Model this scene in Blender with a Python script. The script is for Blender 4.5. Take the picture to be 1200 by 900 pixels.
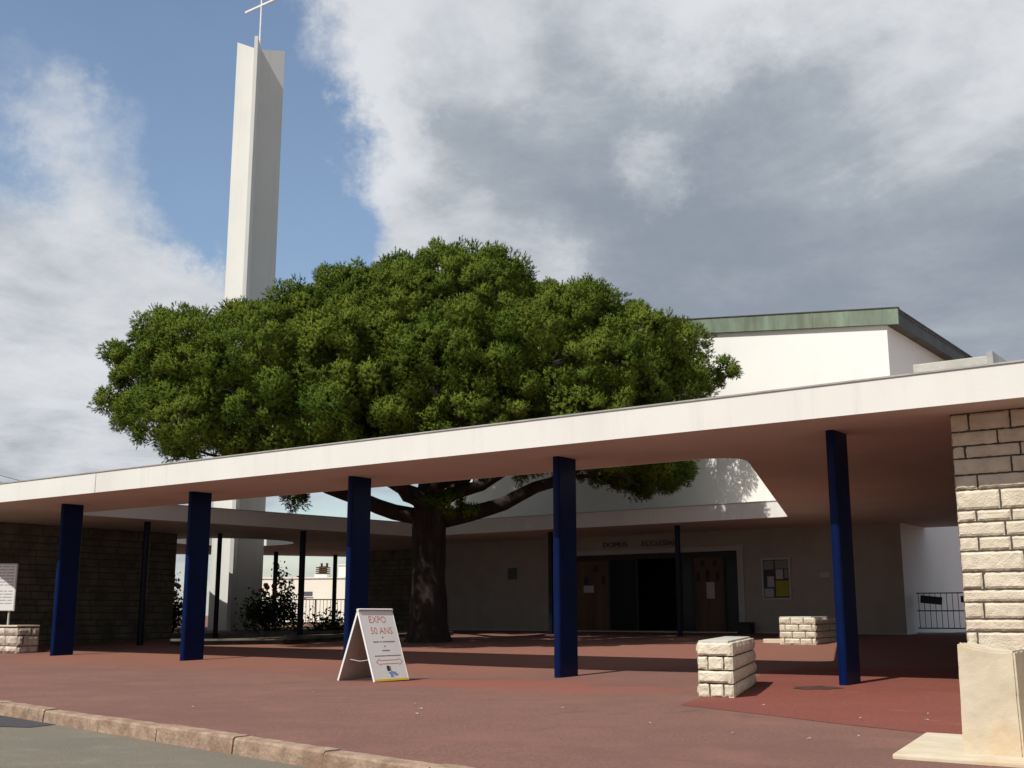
import bpy, bmesh, math, random
import numpy as np
from mathutils import Vector, Matrix, noise
R = math.radians
rng = np.random.default_rng(11)
random.seed(5)
scene = bpy.context.scene
for o in list(bpy.data.objects): bpy.data.objects.remove(o)
COL = scene.collection

# ------------------------------------------------------------------ camera
cd = bpy.data.cameras.new('camera'); cam = bpy.data.objects.new('camera', cd); COL.objects.link(cam)
cam.location = (0, 0, .782); cam.rotation_euler = (R(90 + 11.371), 0, R(36.126))
cd.sensor_width = 36; cd.lens = 40.245; cd.clip_start = .1; cd.clip_end = 3000
scene.camera = cam
scene.render.resolution_x = 1024; scene.render.resolution_y = 768

# ------------------------------------------------------------------ light
SUN_EL, SUN_DRIFT = 51.0, 6.0        # light travels towards +Y (north of the facade), a little to +X
sd = bpy.data.lights.new('sun', 'SUN'); sd.energy = 4.6; sd.angle = R(.53); sd.color = (1, .955, .885)
sun = bpy.data.objects.new('sun', sd); COL.objects.link(sun)
trav = Vector((math.sin(R(SUN_DRIFT)) * math.cos(R(SUN_EL)), math.cos(R(SUN_DRIFT)) * math.cos(R(SUN_EL)), -math.sin(R(SUN_EL))))
sun.rotation_euler = trav.to_track_quat('-Z', 'Y').to_euler()
sun.location = (-20, -30, 40)
w = bpy.data.worlds.new('World'); scene.world = w; w.use_nodes = True
nt = w.node_tree; nt.nodes.clear(); N = nt.nodes.new; L = nt.links.new
def setin(node, key, v):
    s = node.inputs[key]
    if hasattr(v, 'is_output') or isinstance(v, bpy.types.NodeSocket): L(v, s)
    else: s.default_value = v
def wmath(op, a, b=None, c=None, clamp=False):
    n_ = N('ShaderNodeMath'); n_.operation = op; n_.use_clamp = clamp
    for i, v in enumerate((a, b, c)):
        if v is not None: setin(n_, i, v)
    return n_.outputs[0]
def wramp(v, a, b, c=0., d=1.):
    n_ = N('ShaderNodeMapRange'); n_.interpolation_type = 'SMOOTHSTEP'
    setin(n_, 0, v); n_.inputs[1].default_value = a; n_.inputs[2].default_value = b; n_.inputs[3].default_value = c; n_.inputs[4].default_value = d
    return n_.outputs[0]
sky = N('ShaderNodeTexSky'); sky.sky_type = 'NISHITA'; sky.sun_disc = False
sky.sun_elevation = R(SUN_EL); sky.sun_rotation = R(180 + SUN_DRIFT); sky.altitude = 50; sky.air_density = 1.15; sky.dust_density = .6; sky.ozone_density = 1.6
tc = N('ShaderNodeTexCoord'); D = tc.outputs['Generated']
sep = N('ShaderNodeSeparateXYZ'); L(D, sep.inputs[0])
zz = wmath('ADD', wmath('MAXIMUM', sep.outputs[2], 0.), .16)
cmb = N('ShaderNodeCombineXYZ'); L(wmath('DIVIDE', sep.outputs[0], zz), cmb.inputs[0]); L(wmath('DIVIDE', sep.outputs[1], zz), cmb.inputs[1])
def wnoise(scale, detail, rough, off=0., vec=None, dist=0.):
    n_ = N('ShaderNodeTexNoise'); n_.noise_dimensions = '4D'
    L(vec if vec is not None else cmb.outputs[0], n_.inputs['Vector'])
    n_.inputs['W'].default_value = off; n_.inputs['Scale'].default_value = scale; n_.inputs['Detail'].default_value = detail
    n_.inputs['Roughness'].default_value = rough; n_.inputs['Distortion'].default_value = dist
    return n_.outputs[0]
# the lookup direction is warped a little so cloud banks get ragged, not round, edges
warp = N('ShaderNodeTexNoise'); L(D, warp.inputs['Vector']); warp.inputs['Scale'].default_value = 6.5; warp.inputs['Detail'].default_value = 10; warp.inputs['Roughness'].default_value = .68
wsub = N('ShaderNodeVectorMath'); wsub.operation = 'SUBTRACT'; L(warp.outputs['Color'], wsub.inputs[0]); wsub.inputs[1].default_value = (.5, .5, .5)
wsc = N('ShaderNodeVectorMath'); wsc.operation = 'SCALE'; L(wsub.outputs[0], wsc.inputs[0]); wsc.inputs['Scale'].default_value = .18
wadd = N('ShaderNodeVectorMath'); wadd.operation = 'ADD'; L(D, wadd.inputs[0]); L(wsc.outputs[0], wadd.inputs[1])
wn = N('ShaderNodeVectorMath'); wn.operation = 'NORMALIZE'; L(wadd.outputs[0], wn.inputs[0])
def lobe(d, r_in, r_out):
    n_ = N('ShaderNodeVectorMath'); n_.operation = 'DOT_PRODUCT'; L(wn.outputs[0], n_.inputs[0]); n_.inputs[1].default_value = Vector(d).normalized()
    return wramp(n_.outputs['Value'], math.cos(R(r_out)), math.cos(R(r_in)))
def total(lst):
    s = None
    for d, a, b, k in lst:
        v = wmath('MULTIPLY', lobe(d, a, b), k)
        s = v if s is None else wmath('ADD', s, v)
    return s

SKY_STRENGTH, CLOUD_STRENGTH, EXPOSURE = .125, 1.0, .05
# banks of cloud (+) and open blue (-): direction, inner and outer radius in degrees, amount
SKY_BANKS = [((-.74, .50, .45), 5, 13, -.8), ((-.69, .62, .36), 2, 7, -.7), ((-.703, .645, .30), 1, 4, -.5), ((-.80, .46, .40), .3, 3.2, .5), ((-.772, .527, .34), 2, 6, .35),
             ((-.42, .83, .36), 10, 20, .8), ((-.30, .90, .30), 8, 24, .5), ((-.25, .87, .42), 8, 22, .5), ((-.60, .67, .44), 3, 8, .6), ((-.82, .54, .20), 5, 13, .6), ((.35, -.93, .10), 40, 95, .6)]  # last bank: unseen cloud added behind the camera to cut ambient light
SKY_SHADE = [((-.525, .768, .367), 2, 11, -.42), ((-.31, .90, .306), 3, 13, -.38), ((-.40, .852, .341), 2, 9, -.25), ((-.616, .639, .46), 3, 10, .5),
             ((-.668, .635, .388), 1, 7, .42), ((-.437, .819, .376), .1, 2.6, .5), ((-.246, .854, .458), 3, 13, .55), ((-.59, .757, .284), 2, 7, .55), ((-.81, .55, .25), 5, 15, .35), ((-.45, .76, .47), 3, 9, .45), ((.35, -.93, .10), 45, 100, -.15)]  # last entry greys the added unseen bank, keeping the canopy shade darker
big = wnoise(1.1, 12, .62, 3.7, dist=.25)
fine = wnoise(3.4, 12, .64, 8.1, dist=.3)
# open blue patches (negative) and cloud banks (positive)
banks = total(SKY_BANKS)
dens = wmath('ADD', wmath('ADD', wmath('MULTIPLY', wmath('SUBTRACT', big, .5), 1.5), wmath('MULTIPLY', wmath('SUBTRACT', fine, .5), .6)), banks)
cover = wramp(dens, -.42, .46, .05, 1.)
# brightness of the cloud: thin sunlit parts white, thick bases grey
shade = wmath('ADD', wmath('ADD', wmath('MULTIPLY', wmath('SUBTRACT', wnoise(1.9, 11, .62, 21.3, dist=.5), .5), 1.7), wmath('MULTIPLY', wmath('SUBTRACT', fine, .5), 1.3)), total(SKY_SHADE))
lum = wramp(shade, -.75, .75)
cc = N('ShaderNodeValToRGB'); L(lum, cc.inputs[0])
cr = cc.color_ramp; cr.elements[0].position = 0; cr.elements[0].color = (.265, .305, .365, 1); cr.elements[1].position = 1; cr.elements[1].color = (.70, .72, .75, 1)
el = cr.elements.new(.45); el.color = (.38, .42, .47, 1)
bg1 = N('ShaderNodeBackground'); L(sky.outputs[0], bg1.inputs[0]); bg1.inputs[1].default_value = SKY_STRENGTH
bg2 = N('ShaderNodeBackground'); L(cc.outputs[0], bg2.inputs[0]); bg2.inputs[1].default_value = CLOUD_STRENGTH
mx = N('ShaderNodeMixShader'); L(cover, mx.inputs[0]); L(bg1.outputs[0], mx.inputs[1]); L(bg2.outputs[0], mx.inputs[2])
wo = N('ShaderNodeOutputWorld'); L(mx.outputs[0], wo.inputs[0])
vs = scene.view_settings; vs.view_transform = 'Standard'; vs.look = 'None'; vs.gamma = 1; vs.use_curve_mapping = False; vs.exposure = EXPOSURE
scene.render.engine = 'CYCLES'
scene.cycles.use_denoising = True
scene.cycles.max_bounces = 8
# ------------------------------------------------------------------ helpers
class MB:
    """collects polygons, then links them as one mesh object"""
    def __init__(self): self.v = []; self.f = []
    def add(self, verts, faces):
        b = len(self.v); self.v += [tuple(p) for p in verts]; self.f += [tuple(b + i for i in q) for q in faces]
    def box(self, x0, x1, y0, y1, z0, z1, M=None):
        p = [(x, y, z) for z in (z0, z1) for y in (y0, y1) for x in (x0, x1)]
        if M: p = [M @ Vector(q) for q in p]
        self.add(p, [(0, 2, 3, 1), (4, 5, 7, 6), (0, 1, 5, 4), (2, 6, 7, 3), (0, 4, 6, 2), (1, 3, 7, 5)])
    def prism(self, pts, z0, z1, M=None):
        n = len(pts); p = [(x, y, z0) for x, y in pts] + [(x, y, z1) for x, y in pts]
        if M: p = [M @ Vector(q) for q in p]
        self.add(p, [tuple(range(n - 1, -1, -1)), tuple(range(n, 2 * n))] + [(i, (i + 1) % n, n + (i + 1) % n, n + i) for i in range(n)])
    def tube(self, pts, radii, k=8, cap=True):
        pts = [Vector(p) for p in pts]; b = len(self.v)
        ref = Vector((.31, .95, .1)).normalized(); rings = []
        for i, p in enumerate(pts):
            t = (pts[min(i + 1, len(pts) - 1)] - pts[max(i - 1, 0)]).normalized()
            a = t.cross(ref)
            if a.length < .1: a = t.cross(Vector((1, 0, 0)))
            a.normalize(); c = t.cross(a)
            r = radii[i] if hasattr(radii, '__len__') else radii
            self.v += [tuple(p + (a * math.cos(2 * math.pi * j / k) + c * math.sin(2 * math.pi * j / k)) * r) for j in range(k)]
        for i in range(len(pts) - 1):
            for j in range(k):
                j2 = (j + 1) % k
                self.f.append((b + i * k + j, b + i * k + j2, b + (i + 1) * k + j2, b + (i + 1) * k + j))
        if cap:
            self.f.append(tuple(b + j for j in range(k - 1, -1, -1))); self.f.append(tuple(b + (len(pts) - 1) * k + j for j in range(k)))
    def build(self, name, m, parent=None, smooth=False, bevel=0, seg=2):
        me = bpy.data.meshes.new(name); me.from_pydata(self.v, [], self.f); me.update()
        bm = bmesh.new(); bm.from_mesh(me); bmesh.ops.recalc_face_normals(bm, faces=bm.faces)
        if bevel:
            eds = [e for e in bm.edges if len(e.link_faces) == 2 and e.calc_face_angle(0) > .5]
            bmesh.ops.bevel(bm, geom=eds, offset=bevel, segments=seg, affect='EDGES', profile=.6)
        bm.to_mesh(me); bm.free()
        if smooth: me.polygons.foreach_set('use_smooth', [True] * len(me.polygons))
        me.materials.append(m)
        o = bpy.data.objects.new(name, me); COL.objects.link(o)
        if parent: sub(o, parent)
        return o
def sub(o, parent):
    """parent o (built in world coordinates) under a thing (placed, unrotated) or under one of its parts"""
    o.parent = parent; o.matrix_parent_inverse = Matrix.Translation(-parent.location) if parent.parent is None else Matrix.Identity(4)
    return o
def settle(o, loc):
    """move a one-mesh thing's origin to its base"""
    o.data.transform(Matrix.Translation(-Vector(loc))); o.location = loc; return o
def thing(name, label, cat, loc=(0, 0, 0), group=None):
    o = bpy.data.objects.new(name, None); COL.objects.link(o); o.location = loc; o.empty_display_size = .2
    return tag(o, label, cat, group)
def tag(o, label, cat, group=None):
    o['label'] = label; o['category'] = cat
    if group: o['group'] = group
    return o
def struct(o): o['kind'] = 'structure'; return o

def mat(name, col, rough=.8, var=.12, scale=3., bump=0., bscale=40., spec=.3, col2=None, detail=6, stretch=None, trans=0.):
    """procedural paint / plaster / stone: base colour broken up by noise, optional bump"""
    m = bpy.data.materials.new(name); m.use_nodes = True; t = m.node_tree
    b = t.nodes['Principled BSDF']; b.inputs['Roughness'].default_value = rough; b.inputs['Specular IOR Level'].default_value = spec
    g_ = t.nodes.new('ShaderNodeTexCoord'); mp = t.nodes.new('ShaderNodeMapping'); t.links.new(g_.outputs['Object'], mp.inputs[0])
    if stretch: mp.inputs['Scale'].default_value = stretch
    n_ = t.nodes.new('ShaderNodeTexNoise'); t.links.new(mp.outputs[0], n_.inputs['Vector']); n_.inputs['Scale'].default_value = scale; n_.inputs['Detail'].default_value = detail; n_.inputs['Roughness'].default_value = .62
    rp = t.nodes.new('ShaderNodeValToRGB'); t.links.new(n_.outputs[0], rp.inputs[0])
    c2 = col2 or tuple(c * (1 - 2 * var) for c in col)
    rp.color_ramp.elements[0].position = .3; rp.color_ramp.elements[0].color = (*c2, 1)
    rp.color_ramp.elements[1].position = .68; rp.color_ramp.elements[1].color = (*(col if col2 else tuple(min(1, c * (1 + var)) for c in col)), 1)
    t.links.new(rp.outputs[0], b.inputs['Base Color'])
    if bump:
        n2 = t.nodes.new('ShaderNodeTexNoise'); t.links.new(mp.outputs[0], n2.inputs['Vector']); n2.inputs['Scale'].default_value = bscale; n2.inputs['Detail'].default_value = 5
        bp = t.nodes.new('ShaderNodeBump'); bp.inputs['Strength'].default_value = bump; bp.inputs['Distance'].default_value = .02
        t.links.new(n2.outputs[0], bp.inputs['Height']); t.links.new(bp.outputs[0], b.inputs['Normal'])
    return m
def stain(m, col, thr=.6, scale=.8, soft=.12, amount=.7, stretch=(1, 1, 1), off=0):
    """second, shaped layer of dirt over an existing mat()"""
    t = m.node_tree; b = t.nodes['Principled BSDF']; src = b.inputs['Base Color'].links[0].from_socket
    g_ = t.nodes.new('ShaderNodeTexCoord'); mp = t.nodes.new('ShaderNodeMapping'); mp.inputs['Scale'].default_value = stretch; mp.inputs['Location'].default_value = (off, off * .7, off * .3)
    t.links.new(g_.outputs['Object'], mp.inputs[0])
    n_ = t.nodes.new('ShaderNodeTexNoise'); t.links.new(mp.outputs[0], n_.inputs['Vector']); n_.inputs['Scale'].default_value = scale; n_.inputs['Detail'].default_value = 8; n_.inputs['Roughness'].default_value = .65
    mr = t.nodes.new('ShaderNodeMapRange'); mr.interpolation_type = 'SMOOTHSTEP'; t.links.new(n_.outputs[0], mr.inputs[0]); mr.inputs[1].default_value = thr - soft; mr.inputs[2].default_value = thr + soft; mr.inputs[4].default_value = amount
    mx_ = t.nodes.new('ShaderNodeMix'); mx_.data_type = 'RGBA'; t.links.new(mr.outputs[0], mx_.inputs[0]); t.links.new(src, mx_.inputs[6]); mx_.inputs[7].default_value = (*col, 1)
    t.links.new(mx_.outputs[2], b.inputs['Base Color']); return m

M = {}
M['white_paint'] = stain(mat('white_render', (.80, .79, .75), .75, .025, .6, .12, 60), (.55, .52, .45), .66, 1.3, .1, .35, (1, 1, .35))
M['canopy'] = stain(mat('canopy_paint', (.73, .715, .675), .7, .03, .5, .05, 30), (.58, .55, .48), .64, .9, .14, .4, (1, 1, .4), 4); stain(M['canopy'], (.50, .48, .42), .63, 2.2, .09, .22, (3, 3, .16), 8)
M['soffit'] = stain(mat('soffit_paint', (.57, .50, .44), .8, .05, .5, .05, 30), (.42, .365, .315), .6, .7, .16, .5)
M['tower'] = stain(mat('tower_paint', (.66, .655, .62), .7, .03, .5, .05, 30), (.52, .51, .46), .62, .9, .12, .35, (1, 1, .12)); stain(M['tower'], (.42, .42, .39), .62, 3, .1, .28, (3, 3, .05), 6)
M['blue'] = stain(mat('blue_gloss_paint', (.0015, .0088, .056), .38, .15, 2., .04, 50, .12), (.005, .012, .048), .66, 6, .08, .5)
M['post_paint'] = mat('dark_post_paint', (.003, .005, .016), .4, .15, 3, spec=.2)
M['dark_metal'] = mat('dark_metal', (.025, .025, .027), .5, .2, 5)
M['grey_metal'] = mat('grey_metal', (.38, .38, .36), .5, .15, 3)
M['copper'] = stain(mat('green_copper', (.175, .225, .165), .6, .25, 2.2, .08, 20, stretch=(1, 1, .25)), (.13, .12, .08), .56, 1.6, .1, .7, (1, 1, .15))
M['brown_metal'] = mat('brown_metal', (.07, .065, .055), .55, .25, 2)
M['mortar'] = mat('mortar', (.085, .072, .058), .95, .15, 9, .3, 60)
M['stone'] = stain(mat('cream_stone', (.67, .605, .475), .9, .10, 6, .55, 55), (.50, .42, .30), .6, 2.4, .12, .55)
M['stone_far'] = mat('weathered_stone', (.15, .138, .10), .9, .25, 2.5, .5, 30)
M['stone_dark'] = mat('grey_beige_stone', (.52, .44, .36), .9, .2, 5, .55, 45)
M['concrete'] = stain(mat('pale_concrete', (.60, .52, .385), .9, .07, 5, .10, 90), (.56, .39, .235), .57, 3.2, .1, .6, (1, 1, 1))
M['concrete_grey'] = mat('grey_concrete', (.50, .48, .43), .9, .12, 3, .2, 40)
M['kerb'] = stain(mat('kerb_stone', (.36, .25, .18), .9, .2, 9, .5, 45), (.19, .115, .075), .55, 5, .12, .7)
M['asphalt'] = stain(stain(mat('road_asphalt', (.20, .175, .135), .95, .16, 70, .6, 160, detail=3), (.155, .14, .11), .55, .9, .15, .6), (.255, .23, .185), .6, 2.7, .12, .5, off=3)
M['asphalt_dark'] = mat('dark_asphalt_patch', (.075, .068, .075), .95, .2, 60, .6, 160)
M['dull_paint'] = mat('dull_paint', (.42, .41, .38), .8, .06, 2)
M['shaded_roughcast'] = mat('shaded_roughcast', (.36, .335, .29), .95, .06, 2, .5, 90)  # darker copy of the white wall colour, with the canopy shade painted in
M['plaza'] = stain(stain(stain(mat('faded_red_asphalt', (.228, .114, .088), .95, .20, 45, .6, 150, detail=3), (.165, .084, .067), .53, .55, .16, .75), (.262, .122, .092), .58, 1.3, .12, .6, off=5), (.125, .070, .058), .64, 3.1, .06, .55, (1, .35, 1), off=9)
def patch(m, col, centre, r0, r1, amount, squash):
    """one worn-in patch of another colour, at a fixed place on the ground"""
    t = m.node_tree; b = t.nodes['Principled BSDF']; src = b.inputs['Base Color'].links[0].from_socket; A = t.nodes.new
    g_ = A('ShaderNodeTexCoord'); mp = A('ShaderNodeMapping'); mp.vector_type = 'TEXTURE'; mp.inputs['Location'].default_value = centre; mp.inputs['Scale'].default_value = squash; mp.inputs['Rotation'].default_value = (0, 0, R(36)); t.links.new(g_.outputs['Object'], mp.inputs[0])
    n_ = A('ShaderNodeTexNoise'); t.links.new(mp.outputs[0], n_.inputs['Vector']); n_.inputs['Scale'].default_value = 1.6; n_.inputs['Detail'].default_value = 7
    ln = A('ShaderNodeVectorMath'); ln.operation = 'LENGTH'; t.links.new(mp.outputs[0], ln.inputs[0])
    ad = A('ShaderNodeMath'); ad.operation = 'MULTIPLY_ADD'; t.links.new(n_.outputs[0], ad.inputs[0]); ad.inputs[1].default_value = 1.3; t.links.new(ln.outputs['Value'], ad.inputs[2])
    mr = A('ShaderNodeMapRange'); mr.interpolation_type = 'SMOOTHSTEP'; t.links.new(ad.outputs[0], mr.inputs[0]); mr.inputs[1].default_value = r1 + .65; mr.inputs[2].default_value = r0 + .65; mr.inputs[4].default_value = amount
    mx_ = A('ShaderNodeMix'); mx_.data_type = 'RGBA'; t.links.new(mr.outputs[0], mx_.inputs[0]); t.links.new(src, mx_.inputs[6]); mx_.inputs[7].default_value = (*col, 1); t.links.new(mx_.outputs[2], b.inputs['Base Color'])
patch(M['plaza'], (.275, .090, .064), (-8.6, 11.3, 0), .5, 1.15, .85, (1.7, 1.0, 1)); patch(M['plaza'], (.262, .092, .068), (-6.9, 10.9, 0), .4, 1.1, .7, (1.5, .9, 1)); patch(M['plaza'], (.262, .108, .074), (-12.5, 18.5, 0), .75, 1.25, .75, (9.5, 5.2, 1))
M['plaza_new'] = stain(stain(mat('red_asphalt', (.235, .070, .050), .95, .20, 45, .5, 150, detail=3), (.17, .054, .042), .55, .9, .16, .7), (.29, .115, .085), .66, 2.6, .05, .5, off=2)
M['tar'] = mat('tar_stain', (.075, .04, .03), .9, .3, 12)
M['bark'] = stain(mat('pine_bark', (.045, .031, .024), .95, .3, 5, .9, 14, stretch=(1, 1, .3)), (.022, .017, .014), .5, 4, .1, .8, (1, 1, .3))
M['wood'] = mat('varnished_wood', (.10, .055, .028), .5, .25, 4, .1, 30, stretch=(1, 1, .08))
M['interior'] = mat('dim_interior', (.02, .02, .02), .9, .1, 1)
M['paper'] = mat('white_paper', (.42, .42, .42), .8, .03, 3)
M['yellow_paper'] = mat('yellow_paper', (.34, .31, .04), .8, .05, 3)
M['sheet_green'] = mat('pale_green_paper', (.24, .25, .20), .8, .05, 3)
M['cork'] = mat('dark_felt', (.07, .07, .08), .95, .1, 10)
M['aluminium'] = mat('aluminium', (.45, .46, .44), .4, .06, 3)
M['board'] = mat('white_board', (.78, .77, .74), .6, .02, 2)
M['board_back'] = stain(mat('bare_board', (.52, .43, .37), .85, .06, 4), (.33, .30, .24), .55, 2.5, .15, .6)
M['red_ink'] = mat('red_ink', (.56, .20, .18), .7, .05, 5)
M['grey_ink'] = mat('grey_ink', (.22, .20, .20), .7, .05, 5)
M['black_ink'] = mat('black_ink', (.03, .03, .03), .7, .05, 5)
M['blue_ink'] = mat('blue_ink', (.22, .30, .55), .7, .1, 9)
M['yellow_ink'] = mat('yellow_ink', (.75, .52, .04), .7, .05, 5)
M['pale_ink'] = mat('pale_ink', (.40, .40, .42), .7, .05, 5)
M['edging'] = mat('shaded_concrete', (.15, .14, .115), .95, .25, 3, .3, 40)  # grey concrete with the pine's shadow put into its colour
M['red_paint'] = mat('red_paint', (.55, .08, .06), .6, .05, 5)
M['plaque'] = mat('slate_plaque', (.10, .11, .12), .5, .1, 5)
M['letters'] = mat('bronze_letters', (.10, .085, .07), .45, .1, 5)
M['cream_wall'] = mat('cream_house', (.84, .80, .68), .85, .03, .5)
M['soil'] = mat('dry_soil', (.12, .085, .06), .98, .3, 6, .6, 30)
M['grass'] = mat('grass', (.09, .15, .04), .9, .3, 8)
M['steel_white'] = mat('white_steel', (.78, .78, .75), .5, .03, 3)

def foliage_mat(name, c1, c2, tr, scale=1.6):
    m = bpy.data.materials.new(name); m.use_nodes = True; t = m.node_tree; b = t.nodes['Principled BSDF']
    b.inputs['Roughness'].default_value = .8; b.inputs['Specular IOR Level'].default_value = .05
    g_ = t.nodes.new('ShaderNodeTexCoord')
    n_ = t.nodes.new('ShaderNodeTexNoise'); t.links.new(g_.outputs['Object'], n_.inputs['Vector']); n_.inputs['Scale'].default_value = scale; n_.inputs['Detail'].default_value = 8; n_.inputs['Roughness'].default_value = .7
    rp = t.nodes.new('ShaderNodeValToRGB'); t.links.new(n_.outputs[0], rp.inputs[0])
    rp.color_ramp.elements[0].position = .32; rp.color_ramp.elements[0].color = (*c1, 1); rp.color_ramp.elements[1].position = .68; rp.color_ramp.elements[1].color = (*c2, 1)
    t.links.new(rp.outputs[0], b.inputs['Base Color'])
    td = t.nodes.new('ShaderNodeBsdfTranslucent'); t.links.new(rp.outputs[0], td.inputs[0])
    ms = t.nodes.new('ShaderNodeMixShader'); ms.inputs[0].default_value = tr; t.links.new(b.outputs[0], ms.inputs[1]); t.links.new(td.outputs[0], ms.inputs[2])
    t.links.new(ms.outputs[0], t.nodes['Material Output'].inputs[0]); return m
M['needles'] = foliage_mat('pine_needles', (.048, .092, .012), (.165, .200, .028), .12, .8)
M['leaves'] = foliage_mat('rose_leaves', (.03, .06, .02), (.06, .10, .03), .3)
M['petal'] = foliage_mat('rose_petals', (.55, .16, .12), (.70, .34, .10), .3, 9)

def ground_z(s, n):
    z = .022 * max(0., min(n, 27.3) - 12.5)
    z -= .05 * math.exp(-((s + 10) / 4.) ** 2 - ((n - 13) / 3.) ** 2)
    return z

# rock-faced masonry: every block is a little bulging, noisy grid standing proud of a mortar core
def stone_face(mb, P0, u, nrm, width, rows, z0, blen=(.3, .62), res=.06, bulge=.018, gap=.012, amp=.02, edge=.03, seed=1, fixed=None):
    u = Vector(u).normalized(); nrm = Vector(nrm).normalized(); P0 = Vector(P0); rr = random.Random(seed); z = z0
    for ri, h in enumerate(rows):
        if fixed: cuts = fixed[ri % len(fixed)]
        else:
            cuts = [0.]; x = rr.uniform(.35, 1.) * blen[0] if ri % 2 else rr.uniform(.6, 1.) * blen[1]
            while x < width - blen[0] * .5: cuts.append(x); x += rr.uniform(*blen)
            cuts.append(width)
        for a, c in zip(cuts, cuts[1:]):
            x0, x1, y0, y1 = a + gap * .5, c - gap * .5, z + gap * .5, z + h - gap * .5
            if x1 - x0 < .02: continue
            nx = max(3, int((x1 - x0) / res)); ny = max(3, int((y1 - y0) / res)); off = rr.uniform(0, 50); dep = rr.uniform(-.3, .5) * bulge
            vs = []
            for j in range(ny + 1):
                for i in range(nx + 1):
                    fx, fy = i / nx, j / ny
                    px, py = x0 + (x1 - x0) * fx, y0 + (y1 - y0) * fy
                    de = min(px - x0, x1 - px, py - y0, y1 - py)
                    k = min(1, de / edge); k = math.sqrt(max(0, 1 - (1 - k) ** 2))
                    q = noise.fractal(Vector((px * 9 + off, py * 9, off * .7)), .9, 2., 4)
                    d = (bulge + dep) * k + amp * q * (.35 + .65 * k) - .004
                    jx = .006 * noise.noise(Vector((px * 20, py * 20 + off, 3)))
                    vs.append(P0 + u * (px + jx) + Vector((0, 0, py + jx)) + nrm * d)
            fs = [(j * (nx + 1) + i, j * (nx + 1) + i + 1, (j + 1) * (nx + 1) + i + 1, (j + 1) * (nx + 1) + i) for j in range(ny) for i in range(nx)]
            # skirt back to the core
            ring = [i for i in range(nx + 1)] + [(j + 1) * (nx + 1) - 1 for j in range(1, ny + 1)] + [ny * (nx + 1) + i for i in range(nx - 1, -1, -1)] + [j * (nx + 1) for j in range(ny - 1, 0, -1)]
            b = len(vs); vs += [vs[i] - nrm * .05 for i in ring]
            fs += [(ring[k], b + k, b + (k + 1) % len(ring), ring[(k + 1) % len(ring)]) for k in range(len(ring))]
            mb.add(vs, fs)
        z += h
def text_mesh(body, size, m, parent, mtx, name, extrude=.004, align='LEFT', sx=1.):
    c = bpy.data.curves.new('lettering', 'FONT'); c.body = body; c.size = size; c.extrude = extrude; c.align_x = align; c.resolution_u = 3
    o = bpy.data.objects.new('lettering', c); COL.objects.link(o); bpy.context.view_layer.update()
    dg = bpy.context.evaluated_depsgraph_get(); me = bpy.data.meshes.new_from_object(o.evaluated_get(dg)); bpy.data.objects.remove(o)
    me.transform(mtx @ Matrix.Diagonal((sx, 1, 1, 1))); me.materials.clear(); me.materials.append(m); me.name = name
    q = bpy.data.objects.new(name, me); COL.objects.link(q)
    if parent: sub(q, parent)
    return q
# ------------------------------------------------------------------ ground
rd = MB(); rd.add([(-600, -600, -.098), (600, -600, -.098), (600, 600, -.098), (-600, 600, -.098)], [(0, 1, 2, 3)])
struct(rd.build('road', M['asphalt']))
K0 = Vector((-3.0, 4.60, 0)); KD = (Vector((-9.98, 5.88, 0)) - Vector((-4.01, 4.81, 0))).normalized(); KN = Vector((KD.y, -KD.x, 0))
if KN.y < 0: KN = -KN
def kerb_pt(u, v): return K0 + KD * u + KN * v
us = [-80, -40, -20, -10] + [-8 + .75 * i for i in range(80)] + [55, 70, 110, 200]
vs_ = [.125 + .6 * i for i in range(60)] + [40, 50, 70, 120, 200]
gm = MB(); vv = []; ff = []
for v in vs_:
    for u in us:
        p = kerb_pt(u, v); vv.append((p.x, p.y, ground_z(p.x, p.y) - .004))
nu = len(us)
for j in range(len(vs_) - 1):
    for i in range(nu - 1): ff.append((j * nu + i, j * nu + i + 1, (j + 1) * nu + i + 1, (j + 1) * nu + i))
gm.add(vv, ff); pz = gm.build('pavement', M['plaza'], smooth=True); struct(pz)
kb = MB(); u = -9.; ri = 0
while u < 40:
    l = 1.0 + .06 * math.sin(ri * 2.3); dz = .006 * math.sin(ri * 1.7); dv = .006 * math.sin(ri * 2.9)
    a, b = u + .006, u + l - .006
    prof = [(-.012 + dv, -.128), (-.004 + dv, -.03 + dz), (-.001 + dv, -.008 + dz), (.010 + dv, .005 + dz), (.12, .007 + dz), (.125, -.128)]
    n = 12; rows_ = []
    for i in range(n + 1):
        uu = a + (b - a) * i / n
        for (v, z) in prof:
            q = noise.fractal(Vector((uu * 6, v * 9, z * 9 + ri)), 1., 2., 4) * .0035
            p = kerb_pt(uu, v + q); rows_.append((p.x, p.y, z + (q if z > -.1 else 0)))
    m_ = len(prof); fs = [(i * m_ + j, i * m_ + (j + 1) % m_, (i + 1) * m_ + (j + 1) % m_, (i + 1) * m_ + j) for i in range(n) for j in range(m_)]
    fs += [tuple(range(m_)), tuple(n * m_ + j for j in range(m_ - 1, -1, -1))]
    kb.add(rows_, fs); u += l; ri += 1
struct(kb.build('kerb', M['kerb']))
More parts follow.
